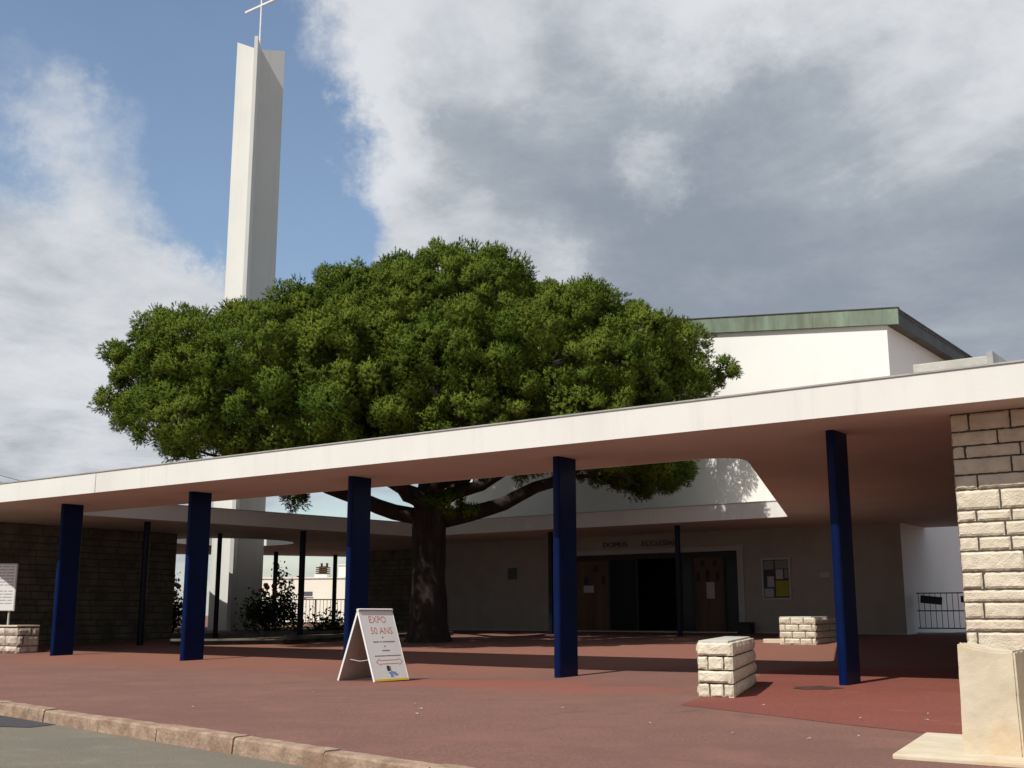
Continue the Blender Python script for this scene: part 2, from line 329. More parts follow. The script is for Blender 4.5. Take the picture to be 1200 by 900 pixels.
def sheet(name, poly, m, dz, step=.5):
    """thin patch laid on the ground, following its height"""
    bm = bmesh.new(); vsx = [bm.verts.new((x, y, 0)) for x, y in poly]; bm.faces.new(vsx)
    xs = [p[0] for p in poly]; ys = [p[1] for p in poly]
    for ax, lo, hi in ((0, min(xs), max(xs)), (1, min(ys), max(ys))):
        c = lo + step
        while c < hi:
            co = [0, 0, 0]; co[ax] = c; no = [0, 0, 0]; no[ax] = 1
            bmesh.ops.bisect_plane(bm, geom=bm.verts[:] + bm.edges[:] + bm.faces[:], plane_co=co, plane_no=no); c += step
    for v in bm.verts: v.co.z = ground_z(v.co.x, v.co.y) + dz
    me = bpy.data.meshes.new(name); bm.normal_update(); bm.to_mesh(me); bm.free(); me.materials.append(m)
    o = bpy.data.objects.new(name, me); COL.objects.link(o); return o
struct(sheet('red_asphalt_ramp', [(-2.0, 7.93), (-3.06, 8.36), (-3.9, 8.80), (-4.98, 9.35), (-5.25, 10.2), (-5.85, 12.4), (-6.5, 14.6), (-6.4, 15.6), (-3.0, 16.2), (2.5, 16.0), (2.5, 7.9)], M['plaza_new'], -.0015))
rp_ = sheet('road_repair', [(-10.9, 5.98), (-9.18, 5.80), (-8.7, 5.70), (-8.62, 5.35), (-9.0, 5.2), (-10.6, 5.55)], M['asphalt_dark'], 0)
for v in rp_.data.vertices: v.co.z = -.094
struct(rp_)
sl = MB(); sl.prism([(-2.21, 6.61), (-1.10, 6.62), (-.6, 7.95), (-2.42, 7.93)], -.05, .022); struct(sl.build('concrete_slab', M['concrete'], bevel=.012))
struct(sheet('lawn_soil', [(-1.3, 7.97), (3.5, 7.97), (3.5, 12.5), (-1.5, 12.5)], M['soil'], .006))
th = [2 * math.pi * i / 26 for i in range(26)]
struct(sheet('tar_stain', [(-4.93 + (.25 + .03 * math.sin(5 * t) + .03 * math.sin(9 * t + 1)) * math.cos(t), 12.42 + (.30 + .04 * math.cos(3 * t) + .03 * math.sin(7 * t)) * math.sin(t)) for t in th], M['tar'], .0025))
# planted bed round the tree and behind it, edged with low kerbs
bed = []
for (poly, nm) in ((( (-21.9, 16.6), (-19.5, 18.3), (-19.3, 23.9), (-21.2, 24.0) ), 'planting_bed'), (((-28.8, 19.3), (-23.4, 20.9), (-22.6, 24.8), (-28.2, 26.2)), 'tower_bed')):
    struct(sheet(nm, poly, M['soil'], .09))
def edging(name, pts, label):
    m_ = MB()
    for a, c in zip(pts, pts[1:]):
        a = Vector((*a, 0)); c = Vector((*c, 0)); d = (c - a).normalized(); s_ = Vector((-d.y, d.x, 0)) * .06
        z = ground_z(*((a + c) / 2)[:2]); q = [a - s_, c - s_, c + s_, a + s_]
        m_.prism([(p.x, p.y) for p in q], z - .05, z + .12)
    return tag(settle(m_.build(name, M['edging'], bevel=.012), (pts[0][0], pts[0][1], 0)), label, 'edging')
edging('bed_edging', [(-21.9, 16.9), (-19.8, 18.4), (-19.4, 23.9)], 'low grey concrete edging round the shaded bed left of the pine')
edging('bed_edging', [(-28.9, 19.2), (-23.3, 20.8), (-22.5, 24.8)], 'low grey concrete edging of the flower bed round the tower foot')

# ------------------------------------------------------------------ entrance canopy
SO, ST = 2.9, 3.25
canopy = thing('entrance_canopy', 'long flat white canopy on blue blade pillars round an open court', 'canopy', (-8.74, 12.9, 0))
def rounded(c, a, b, r, k=6):
    """arc that rounds corner c between neighbours a and b"""
    c, a, b = (Vector(p) for p in (c, a, b)); da = (a - c).normalized(); db = (b - c).normalized(); p0 = c + da * r; p1 = c + db * r
    return [tuple(p0 * (1 - t) ** 2 + c * 2 * t * (1 - t) + p1 * t * t) for t in [i / k for i in range(k + 1)]]
outer = [(-46, 12.03), (7, 12.03), (7, 29.2), (-8.62, 29.2), (-8.62, 27.32), (-22.52, 27.32), (-22.52, 29.1), (-27.9, 31.6), (-30.7, 31.4), (-32.4, 28.6), (-35.0, 25.6), (-46, 20.5)]
oa, ob_, oc, od = (-22.3, 14.33), (-6.55, 14.33), (-10.03, 24.1), (-21.0, 24.25)
court = [oa] + rounded(ob_, oa, oc, .75) + rounded(oc, ob_, od, .12, 3) + rounded(od, oc, oa, .3, 4)
hole = [(-27.2 + 1.85 * math.cos(t), 22.95 + 1.85 * math.sin(t)) for t in [2 * math.pi * i / 48 for i in range(48)]]
bm = bmesh.new()
for z in (SO, ST):
    eds = []
    for loop in (outer, court, hole):
        vv = [bm.verts.new((x, y, z)) for x, y in loop]; eds += [bm.edges.new((vv[i], vv[(i + 1) % len(vv)])) for i in range(len(vv))]
    bmesh.ops.triangle_fill(bm, use_beauty=True, edges=eds, normal=(0, 0, 1))
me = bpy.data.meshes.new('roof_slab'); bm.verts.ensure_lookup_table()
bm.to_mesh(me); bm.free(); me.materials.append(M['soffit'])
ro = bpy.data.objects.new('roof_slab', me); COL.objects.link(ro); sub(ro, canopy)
def band(loops, z0, z1, out_, name, m, parent, thick):
    """upright band along closed loops, standing 'out_' proud of the slab edge"""
    mb = MB()
    for loop, sgn in loops:
        n = len(loop); off = []
        for i in range(n):
            p, a, c = Vector(loop[i]), Vector(loop[i - 1]), Vector(loop[(i + 1) % n]); t1 = (p - a).normalized(); t2 = (c - p).normalized()
            n1 = Vector((t1.y, -t1.x)); n2 = Vector((t2.y, -t2.x)); b_ = (n1 + n2); k = 2 / max(.3, b_.length_squared); off.append(b_ * k * sgn)
        o1 = [Vector(loop[i]) + off[i] * out_ for i in range(n)]; o0 = [Vector(loop[i]) + off[i] * (out_ - thick) for i in range(n)]
        vs = [(p.x, p.y, z) for z in (z0, z1) for p in o1] + [(p.x, p.y, z) for z in (z0, z1) for p in o0]
        fs = []
        for i in range(n):
            j = (i + 1) % n
            fs += [(i, j, n + j, n + i), (2 * n + j, 2 * n + i, 3 * n + i, 3 * n + j), (n + i, n + j, 3 * n + j, 3 * n + i), (j, i, 2 * n + i, 2 * n + j)]
        mb.add(vs, fs)
    return mb.build(name, m, parent)
def ccw(loop): 
    a = sum(loop[i - 1][0] * loop[i][1] - loop[i][0] * loop[i - 1][1] for i in range(len(loop))); return loop if a > 0 else loop[::-1]
edges = [(ccw(outer), 1), (ccw(court), -1), (ccw(hole), -1)]
band(edges, SO - .004, ST + .004, .012, 'fascia', M['canopy'], canopy, .02)
band(edges, ST + .004, ST + .022, .026, 'coping', M['grey_metal'], canopy, .14)
for s in (-17.93, -30.2): mb = MB(); mb.box(s - .005, s + .005, 12.012, 12.03, SO + .002, ST); mb.build('joint', M['grey_metal'], canopy)
mb = MB(); mb.prism([(-3.60, 12.22), (-2.80, 12.22), (-2.80, 13.1), (-3.60, 13.1)], ST + .02, ST + .155); mb.build('roof_box', M['concrete_grey'], canopy, bevel=.01)
mb = MB(); mb.prism([(-2.84, 12.2), (-2.78, 12.2), (-2.78, 13.12), (-2.84, 13.12)], ST + .02, ST + .19); mb.build('roof_box_flashing', M['grey_metal'], canopy)
for k in range(5):
    s, n = -20.35 + 3.869 * k, 12.90; t_, l_ = .105, .46; pts = []
    for a in range(7): q = math.pi * a / 6; pts.append((s + t_ / 2 - t_ / 2 * math.cos(q), n + .035 - .035 * math.sin(q)))
    pts += [(s + t_, n + l_ - .02), (s + t_ - .02, n + l_), (s + .02, n + l_), (s, n + l_ - .02)]
    mb = MB(); mb.prism(pts, ground_z(s, n) - .05, SO + .01); mb.build('blade_pillar', M['blue'], canopy)
for (s, n, r) in ((-17.0, 25.0, .075), (-13.27, 25.0, .075), (-22.75, 16.7, .085), (-22.0, 20.95, .09), (-24.5, 20.31, .07), (-30.18, 27.5, .09), (-29.9, 30.1, .09), (-33.6, 25.3, .09)):
    mb = MB(); mb.tube([(s, n, ground_z(s, n) - .05), (s, n, SO + .01)], r * .88, 14); mb.build('slender_column', M['post_paint'], canopy, smooth=False)

# ------------------------------------------------------------------ church
church = thing('church_building', 'plain white church with green copper roof edge behind the canopy', 'church', (-15.5, 27.3, ground_z(-15, 27.3)))
zt = lambda s: 7.70 + .101 * (-8.6 - s)
WZ0, DL, DR, DT = .20, -17.95, -12.78, 2.385
GZ = .315
mb = MB()
def wall_poly(mb, s0, s1, z0, n0, n1, top=None):
    zs = (zt(s0), zt(s1)) if top is None else (top, top)
    p = [(s0, z0), (s1, z0), (s1, zs[1]), (s0, zs[0])]
    mb.add([(s, n0, z) for s, z in p] + [(s, n1, z) for s, z in p], [(0, 1, 2, 3), (7, 6, 5, 4), (0, 4, 5, 1), (1, 5, 6, 2), (2, 6, 7, 3), (3, 7, 4, 0)])
wall_poly(mb, -22.5, DL, WZ0 - .3, 27.3, 27.6); wall_poly(mb, DR, -8.6, WZ0 - .3, 27.3, 27.6); wall_poly(mb, DL, DR, DT, 27.3, 27.6)
mb.build('front_wall', M['white_paint'], church)
mb = MB(); mb.box(-22.5, DL, 27.294, 27.3, -.1, SO); mb.box(DR, -8.6, 27.294, 27.3, -.1, SO); mb.box(DL, DR, 27.294, 27.3, DT, SO); mb.build('shaded_roughcast', M['shaded_roughcast'], church)  # skin over the white wall below the soffit, toned dark as canopy shade
mb = MB(); mb.box(-8.9, -8.6, 27.6, 46, -.2, 7.70); mb.box(-22.5, -22.2, 27.6, 46, -.2, 9.07); mb.box(-22.2, -8.9, 45.7, 46, -.2, 7.7); mb.build('side_wall', M['white_paint'], church)
def slope_slab(mb, s0, s1, n0, n1, d0, d1):
    p = [(s0, zt(s0) + d0), (s1, zt(s1) + d0), (s1, zt(s1) + d1), (s0, zt(s0) + d1)]
    mb.add([(s, n0, z) for s, z in p] + [(s, n1, z) for s, z in p], [(0, 1, 2, 3), (7, 6, 5, 4), (0, 4, 5, 1), (1, 5, 6, 2), (2, 6, 7, 3), (3, 7, 4, 0)])
mb = MB(); slope_slab(mb, -22.7, -8.30, 27.22, 46.2, .004, .06); slope_slab(mb, -22.7, -8.33, 27.26, 46.2, .06, .36); rf = mb.build('roof', M['brown_metal'], church)
mb = MB(); slope_slab(mb, -22.7, -8.28, 27.20, 27.255, .0, .40); sub_ = mb.build('copper_fascia', M['copper'], church)
mb = MB(); slope_slab(mb, -22.72, -8.26, 27.18, 27.3, .402, .425); slope_slab(mb, -8.325, -8.27, 27.256, 46.2, .36, .40); mb.build('roof_trim', M['brown_metal'], church)
s = -22.4
while s < -8.5: mb = MB(); slope_slab(mb, s, s + .02, 27.192, 27.2, .01, .395); mb.build('copper_seam', M['copper'], church); s += .92
# entrance recess
ent = MB(); ent.box(DL, DR, 29.6, 29.7, -.1, DT + .3); ent.box(DL - .1, DL, 27.6, 29.7, -.1, DT + .3); ent.box(DR, DR + .1, 27.6, 29.7, -.1, DT + .3); ent.box(DL, DR, 27.6, 29.6, DT + .2, DT + .3)
ent.build('vestibule', M['interior'], church)
st_ = MB(); st_.box(DL, DR + .2, 27.12, 29.6, -.1, GZ + .03); st_.build('threshold', M['concrete_grey'], church, bevel=.008)
fr = MB(); fr.box(DR, DR + .17, 27.25, 27.293, GZ, DT + .16); fr.box(DL - .1, DR, 27.25, 27.293, DT + .002, DT + .125); fr.build('door_surround', M['dull_paint'], church)
fm = MB()
for s in (-16.66, -15.80, -14.47, -14.09, -13.21, -12.84): fm.box(s - .03, s + .03, 27.38, 27.44, GZ + .03, DT)
fm.box(DL, DR, 27.385, 27.435, DT - .14, DT - .001); fm.build('door_frame', M['dark_metal'], church)
glass = bpy.data.materials.new('tinted_glass'); glass.use_nodes = True
gb = glass.node_tree.nodes['Principled BSDF']; gb.inputs['Base Color'].default_value = (.02, .022, .024, 1); gb.inputs['Roughness'].default_value = .12; gb.inputs['Specular IOR Level'].default_value = .12
for (a, b) in ((-16.63, -15.83), (-14.44, -14.12), (-13.18, -12.87)):
    mb = MB(); mb.box(a, b, 27.40, 27.415, GZ + .035, DT - .14); mb.build('glass_panel', glass, church)
for di, (a, b) in enumerate(((-17.75, -16.69), (-14.06, -13.24))):
    mb = MB(); mb.box(a, b, 27.375, 27.425, GZ + .035, DT - .145); d = mb.build('wooden_door', M['wood'], church)
    for (fx, z, w_, h_) in ((.30, 2.08, .12, .17), (.72, 2.08, .12, .17), (.14, 1.74, .10, .24), (.46, 1.76, .12, .30), (.80, 1.74, .10, .24)) if di else ((.62, 2.02, .15, .17), (.32, 1.70, .16, .22), (.84, 1.70, .12, .22)):
        s = a + (b - a) * fx; hw = MB(); hw.box(s - w_ / 2, s + w_ / 2, 27.371, 27.376, z - h_ / 2, z + h_ / 2); hw.build('carved_opening', M['black_ink'], d)
    mb = MB()
    if di: mb.box(-13.72, -13.49, 27.366, 27.370, 1.18, 1.60)
    else: mb.box(-17.50, -17.17, 27.366, 27.370, 1.37, 1.56)
    mb.build('notice_sheet', M['paper'], d)
for wd_, ox in (('DOMUS', 0), ('ECCLESIAE', 1.22)): text_mesh(wd_, .20, M['letters'], church, Matrix.Translation((ox, 0, 0)) @ Matrix.Translation((-16.80, 27.28, 2.585)) @ Matrix.Rotation(R(90), 4, 'X'), 'wall_lettering', .012, sx=1.12)
mb = MB(); mb.box(-22.5, -8.6, 27.275, 27.293, GZ - .12, GZ + .03); mb.build('plinth', M['concrete_grey'], church)

# notice board on the church wall
nb = thing('notice_board', 'glazed notice board with a yellow sheet on the white wall', 'notice board', (-11.74, 27.3, 1.15))
mb = MB(); mb.box(-12.09, -11.39, 27.27, 27.293, 1.17, 2.13); mb.build('backing', M['cork'], nb)
mb = MB()
for q in ((-12.12, -12.08, 1.14, 2.16), (-11.40, -11.36, 1.14, 2.16), (-12.08, -11.40, 2.12, 2.16), (-12.08, -11.40, 1.14, 1.18)): mb.box(q[0], q[1], 27.24, 27.293, q[2], q[3])
mb.build('frame', M['aluminium'], nb)
for (a, b, z0, z1, m_) in ((-12.06, -11.80, 1.88, 2.10, 'sheet_green'), (-11.76, -11.42, 1.90, 2.10, 'sheet_green'), (-11.75, -11.56, 1.64, 1.88, 'paper'), (-11.52, -11.43, 1.66, 1.88, 'sheet_green'), (-11.98, -11.80, 1.45, 1.71, 'paper'), (-11.76, -11.42, 1.22, 1.60, 'yellow_paper'), (-12.06, -11.82, 1.20, 1.41, 'paper')):
    mb = MB(); mb.box(a, b, 27.262, 27.266, z0, z1); mb.build('pinned_sheet', M[m_], nb)
pl = MB(); pl.box(-20.06, -19.74, 27.27, 27.293, 1.77, 2.10); tag(settle(pl.build('wall_plaque', M['plaque'], bevel=.006), (-19.9, 27.3, 1.77)), 'small dark square plaque on the wall left of the church doors', 'plaque')
pl = MB(); pl.box(-10.62, -10.36, 27.272, 27.293, 1.66, 1.78); tag(settle(pl.build('wall_plaque', M['aluminium'], bevel=.004), (-10.5, 27.3, 1.66)), 'small pale oblong plate on the wall right of the notice board', 'plaque')
bx = MB(); bx.prism([(-12.60, 26.75), (-12.28, 26.75), (-12.28, 27.05), (-12.60, 27.05)], GZ - .06, GZ + .24); bx.prism([(-12.62, 26.73), (-12.26, 26.73), (-12.26, 27.07), (-12.62, 27.07)], GZ + .242, GZ + .275)
tag(settle(bx.build('planter_box', M['dark_metal'], bevel=.01), (-12.44, 26.9, GZ - .06)), 'small dark box on the floor beside the church door', 'box')

# ------------------------------------------------------------------ bell tower
TX, TY = -26.96, 22.97
tower = thing('bell_tower', 'tall slim white tower of three upright fins with a cross', 'tower', (TX, TY, .2))
view = math.atan2(-TX, -TY)   # direction from the tower to the street
base_ang = math.atan2(-TY, -TX)
def fin(ang, ztop, zin):
    d = Vector((math.cos(ang), math.sin(ang), 0)); s_ = Vector((-d.y, d.x, 0)); c = Vector((TX, TY, 0)); l = .86; h = .055
    a, b = c + d * .02, c + d * l; mb = MB()
    q = [a - s_ * h, b - s_ * h, b + s_ * h, a + s_ * h]
    mb.add([(p.x, p.y, 0) for p in q] + [(q[0].x, q[0].y, zin), (q[1].x, q[1].y, ztop), (q[2].x, q[2].y, ztop), (q[3].x, q[3].y, zin)], [(3, 2, 1, 0), (4, 5, 6, 7), (0, 1, 5, 4), (1, 2, 6, 5), (2, 3, 7, 6), (3, 0, 4, 7)])
    mb.build('fin', M['tower'], tower)
fin(base_ang + R(-7.6), 18.86, 18.84); fin(base_ang + R(-7.6 + 120), 19.02, 18.82); fin(base_ang + R(-7.6 - 120), 19.25, 18.82)
cr_ = MB(); cr_.tube([(TX, TY, 18.5), (TX, TY, 21.4)], .032, 8); pole = cr_.build('cross_pole', M['steel_white'], tower)
cr_ = MB(); cr_.box(TX - .78, TX + .78, TY - .03, TY + .03, 20.37, 20.43); cr_.build('cross_bar', M['steel_white'], tower)
# ------------------------------------------------------------------ stone walls
def stone_wall(name, label, cat, faces, core, m_stone, loc):
    t = thing(name, label, cat, loc)
    mb = MB()
    for c in core: mb.box(*c)
    mb.build('mortar_core', M['mortar'], t)
    mb = MB()
    for f in faces: stone_face(mb, **f)
    mb.build('stone_facing', M[m_stone], t)
    return t
RR = [.13, .16, .13, .205, .13, .17, .13, .18, .215, .15, .155, .125, .215, .16, .175, .135, .155, .17]
zb = -.02; hs = sum(RR); RR[-1] += (SO - .004 - zb - hs)
stone_wall('ashlar_wall', 'cream rough faced stone wall end under the right side of the canopy', 'wall',
    [dict(P0=(-3.38, 12.66, 0), u=(1, 0, 0), nrm=(0, -1, 0), width=6.6, rows=RR, z0=zb, blen=(.30, .66), res=.02, bulge=.012, gap=.020, amp=.007, edge=.012, seed=4),
     dict(P0=(-3.38, 13.20, 0), u=(0, -1, 0), nrm=(-1, 0, 0), width=.54, rows=RR, z0=zb, blen=(.25, .5), res=.06, bulge=.012, gap=.016, amp=.014, edge=.022, seed=14)],
    [(-3.375, 3.2, 12.665, 13.2, -.1, SO - .002)], 'stone', (-3.38, 12.9, 0))
frow = [.165, .14, .19, .15, .175] * 4
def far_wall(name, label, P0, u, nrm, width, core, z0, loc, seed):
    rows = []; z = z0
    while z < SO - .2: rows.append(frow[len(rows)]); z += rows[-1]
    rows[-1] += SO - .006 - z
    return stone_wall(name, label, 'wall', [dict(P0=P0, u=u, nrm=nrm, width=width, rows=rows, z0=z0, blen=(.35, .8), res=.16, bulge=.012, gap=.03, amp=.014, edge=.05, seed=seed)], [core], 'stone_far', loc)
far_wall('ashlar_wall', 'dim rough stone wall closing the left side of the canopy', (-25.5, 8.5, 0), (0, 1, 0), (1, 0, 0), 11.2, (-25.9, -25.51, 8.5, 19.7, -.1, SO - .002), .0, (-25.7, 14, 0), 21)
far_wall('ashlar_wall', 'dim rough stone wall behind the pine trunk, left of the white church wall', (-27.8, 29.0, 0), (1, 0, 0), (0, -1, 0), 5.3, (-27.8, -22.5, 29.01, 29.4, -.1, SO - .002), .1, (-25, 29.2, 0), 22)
mb = MB(); mb.box(-25.46, -25.40, 13.6, 14.5, .02, 2.15); nd = mb.build('blind_door', M['dark_metal']); tag(settle(nd, (-25.43, 14.05, .02)), 'dark recessed door in the left stone wall behind the sign board', 'door')

def bench(label, x0, y0, w_, length, ang, courses, seed, z0, slab_in):
    t = thing('stone_bench', label, 'bench', (x0, y0, z0), 'low stone benches by the right edge of the court')
    H_ = sum(courses); c, s = math.cos(ang), math.sin(ang)
    ax = Vector((math.sin(-ang), math.cos(ang), 0)); ux = Vector((1, 0, 0))
    a = Vector((x0, y0, 0)); b = a + ux * w_; d_ = a + ax * length; e_ = b + ax * length
    nr = Vector((ax.y, -ax.x, 0))
    mb = MB(); ins = .02
    q = [a + ux * ins + ax * ins, b - ux * ins + ax * ins, e_ - ux * ins - ax * ins, d_ + ux * ins - ax * ins]
    mb.prism([(p.x, p.y) for p in q], z0 - .05, z0 + H_ - .012); mb.build('mortar_core', M['mortar'], t)
    mb = MB(); kw = dict(rows=courses, z0=z0, gap=.016, amp=.012, edge=.028, bulge=.012)
    fx = None
    if w_ < .5: fx = [[0, .13 * w_ / .41, .29 * w_ / .41, w_], [0, w_], [0, .12 * w_ / .41, .30 * w_ / .41, w_], [0, w_]]
    else: fx = [[0, .1, .42, .66, w_], [0, .26, .53, w_], [0, .12, .40, .67, w_], [0, .23, .50, w_]]
    stone_face(mb, a, ux, Vector((0, -1, 0)), w_, res=.016 if w_ < .5 else .024, seed=seed, fixed=fx, **kw)
    stone_face(mb, b, ax, nr, length, blen=(.3, .55), res=.035, seed=seed + 1, **kw)
    stone_face(mb, d_, -ax, -nr, length, blen=(.3, .55), res=.05, seed=seed + 2, **kw)
    stone_face(mb, e_, -ux, Vector((0, 1, 0)), w_, blen=(.2, .4), res=.05, seed=seed + 3, **kw)
    mb.build('stone_facing', M['stone'], t)
    mb = MB(); q = [a + ux * .012 + ax * .015, b - ux * slab_in + ax * .015, e_ - ux * slab_in - ax * .02, d_ + ux * .012 - ax * .02]
    mb.prism([(p.x, p.y) for p in q], z0 + H_ - .012, z0 + H_ + .012); mb.build('seat_slab', M['concrete_grey'], t, bevel=.008)
    return t
bench('low cream stone bench in sun nearest the street, beside the red ramp', -5.365, 10.45, .385, 2.4, R(19.5), [.135, .125, .135, .135], 31, -.015, .05)
bench('low cream stone bench farther back, near the notice board', -9.35, 21.75, .74, 1.9, R(6), [.135, .13, .135, .135], 41, .19, .08)
mb = MB(); mb.box(-9.95, -9.40, 22.3, 22.55, .17, .29); tag(settle(mb.build('kerb_stone', M['concrete'], bevel=.015), (-9.7, 22.4, .17)), 'short pale kerb stone lying left of the farther stone bench', 'kerb stone')

lw = thing('low_stone_wall', 'low rough stone wall carrying the sign board at far left', 'wall', (-22.6, 13.3, 0))
mb = MB(); mb.box(-26.5, -21.85, 13.13, 13.6, -.1, .53); mb.build('mortar_core', M['mortar'], lw)
mb = MB(); stone_face(mb, (-26.5, 13.12, 0), (1, 0, 0), (0, -1, 0), 4.66, [.15, .21, .15], .005, blen=(.26, .48), res=.04, bulge=.02, gap=.02, amp=.02, edge=.035, seed=51)
stone_face(mb, (-21.84, 13.12, 0), (0, 1, 0), (1, 0, 0), .48, [.15, .21, .15], .005, blen=(.2, .4), res=.04, bulge=.02, gap=.02, amp=.02, edge=.035, seed=52)
mb.build('stone_facing', M['stone_dark'], lw)
mb = MB(); mb.box(-26.5, -21.87, 13.11, 13.62, .532, .565); mb.build('capping', M['concrete'], lw, bevel=.01)

# sign board on two posts, turned to face the street corner
sb = thing('sign_board', 'white notice sign of close printed lines standing on the low wall', 'sign', (-22.45, 13.36, .565))
SX = Vector((.8077, .5896, 0)); SN = Vector((.5896, -.8077, 0)); S0 = Vector((-22.40, 13.335, 0))     # right end of the board
def on_board(mb, x0, x1, z0, z1, d0, d1):
    q = [S0 - SX * x1 + SN * d0, S0 - SX * x0 + SN * d0, S0 - SX * x0 + SN * d1, S0 - SX * x1 + SN * d1]; mb.prism([(p.x, p.y) for p in q], z0, z1)
mb = MB(); on_board(mb, 0, 1.5, .86, 1.80, 0, .025); mb.build('panel', M['board'], sb)
mb = MB(); on_board(mb, -.012, .012, .85, 1.81, -.004, .030); on_board(mb, .012, 1.5, 1.79, 1.812, -.004, .030); on_board(mb, .012, 1.5, .85, .868, -.004, .030); mb.build('frame', M['aluminium'], sb)
rr = random.Random(3)
for i in range(13):
    mb = MB(); z = 1.745 - i * .062; x = .05
    if i in (7,): continue
    while x < 1.42:
        l = rr.uniform(.05, .2); on_board(mb, x, min(x + l, 1.46), z - .010, z + .010, .0252, .0265); x += l + .025
    mb.build('printed_line', M['pale_ink'], sb)
for x in (.11, 1.3):
    p = S0 - SX * x - SN * .02; mb = MB(); mb.tube([(p.x, p.y, .55), (p.x, p.y, .90)], .022, 10); mb.build('post', M['aluminium'], sb)

# folding pavement sign
af = thing('sandwich_board', 'white folding pavement sign with red lettering EXPO 50 ANS', 'pavement sign', (-9.72, 10.5, ground_z(-9.7, 10.4)))
gz = ground_z(-9.7, 10.5); AH = .87; SP = .315; AY0, AY1 = 10.62, 11.24; AX = -10.13
lean = math.atan2(SP, AH); PL = math.hypot(SP, AH)
def panel_mtx(sign):
    """local x along the ridge (towards the court), y up the panel, z outwards"""
    up = Vector((-sign * math.sin(lean), 0, math.cos(lean))); x = Vector((0, 1, 0)) * sign; z = x.cross(up)
    return Matrix(((x.x, up.x, z.x, AX + sign * SP), (x.y, up.y, z.y, AY0 if sign > 0 else AY1), (x.z, up.z, z.z, gz), (0, 0, 0, 1)))
W_ = AY1 - AY0
for sg in (1, -1):
    mt = panel_mtx(sg); mb = MB(); mb.box(0, W_, 0.0, PL, -.02, -.0015, mt); pn = mb.build('front_panel' if sg > 0 else 'rear_panel', M['board_back'], af)
    mb = MB(); mb.box(.0, W_, 0.0, PL, -.0015, .001, mt); sub(mb.build('printed_face', M['board']), pn)
    mb = MB()
    for q in ((-.006, .0, 0, PL), (W_, W_ + .006, 0, PL), (-.006, W_ + .006, PL, PL + .006)): mb.box(q[0], q[1], q[2], q[3], -.022, .004, mt)
    sub(mb.build('edge_trim', M['steel_white']), pn)
    if sg > 0:
        for b_, sz, yy, xx in (('EXPO', .125, .745, .14), ('50 ANS', .125, .600, .13)):
            text_mesh(b_, sz, M['red_ink'], pn, mt @ Matrix.Translation((xx, yy, .0012)), 'red_lettering', .001, sx=1.02)
        mb = MB()
        for (x0, x1, y) in ((.31, .34, .555), (.13, .24, .498), (.255, .29, .498), (.31, .53, .498), (.31, .34, .44), (.26, .40, .385)): mb.box(x0, x1, y - .007, y + .007, .001, .0022, mt)
        sub(mb.build('small_print', M['grey_ink']), pn)
        mb = MB()
        for (x0, x1, y, h) in ((.10, .30, .318, .006), (.31, .58, .318, .006)): mb.box(x0, x1, y - h, y + h, .001, .0022, mt)
        sub(mb.build('printed_rule', M['grey_ink']), pn)
        mb = MB()
        for (x0, x1, y0, y1) in ((.17, .52, .258, .266), (.17, .52, .212, .220)): mb.box(x0, x1, y0, y1, .001, .0022, mt)
        for sgx, xb in ((1, .52), (-1, .17)):
            for y0 in (.239,):
                for k in (-1, 1):
                    a = Vector((xb + sgx * .065, y0, 0)); c_ = Vector((xb - sgx * .005, y0 + k * .045, 0)); d = (c_ - a).normalized(); n_ = Vector((-d.y, d.x, 0)) * .004
                    mb.add([mt @ (p + Vector((0, 0, .0022))) for p in (a - n_, c_ - n_, c_ + n_, a + n_)], [(0, 1, 2, 3)])
        sub(mb.build('red_arrow', M['red_ink']), pn)
        mb = MB(); mb.box(.27, .315, .125, .19, .001, .0022, mt); sub(mb.build('printed_picture', M['black_ink']), pn)
        mb = MB(); mb.box(.318, .34, .125, .185, .001, .0020, mt); sub(mb.build('printed_picture', M['grey_ink']), pn)
        mb = MB()
        for (x0, x1, y0, y1) in ((.29, .42, .085, .112), (.31, .36, .045, .085), (.38, .45, .065, .085), (.33, .37, .112, .122)): mb.box(x0, x1, y0, y1, .001, .0022, mt)
        sub(mb.build('printed_figure', M['blue_ink']), pn)
        mb = MB(); mb.box(.0, W_, .0, .026, .0012, .0035, mt); sub(mb.build('yellow_edge', M['yellow_ink']), pn)
for y in (AY0 + .06, AY1 - .06):
    mb = MB(); z = gz + .25; xo = SP * (1 - .25 / AH) - .02; mb.tube([(AX - xo, y, z + .01), (AX, y, z - .015), (AX + xo, y, z + .01)], .005, 6); mb.build('spreader_cord', M['aluminium'], af)

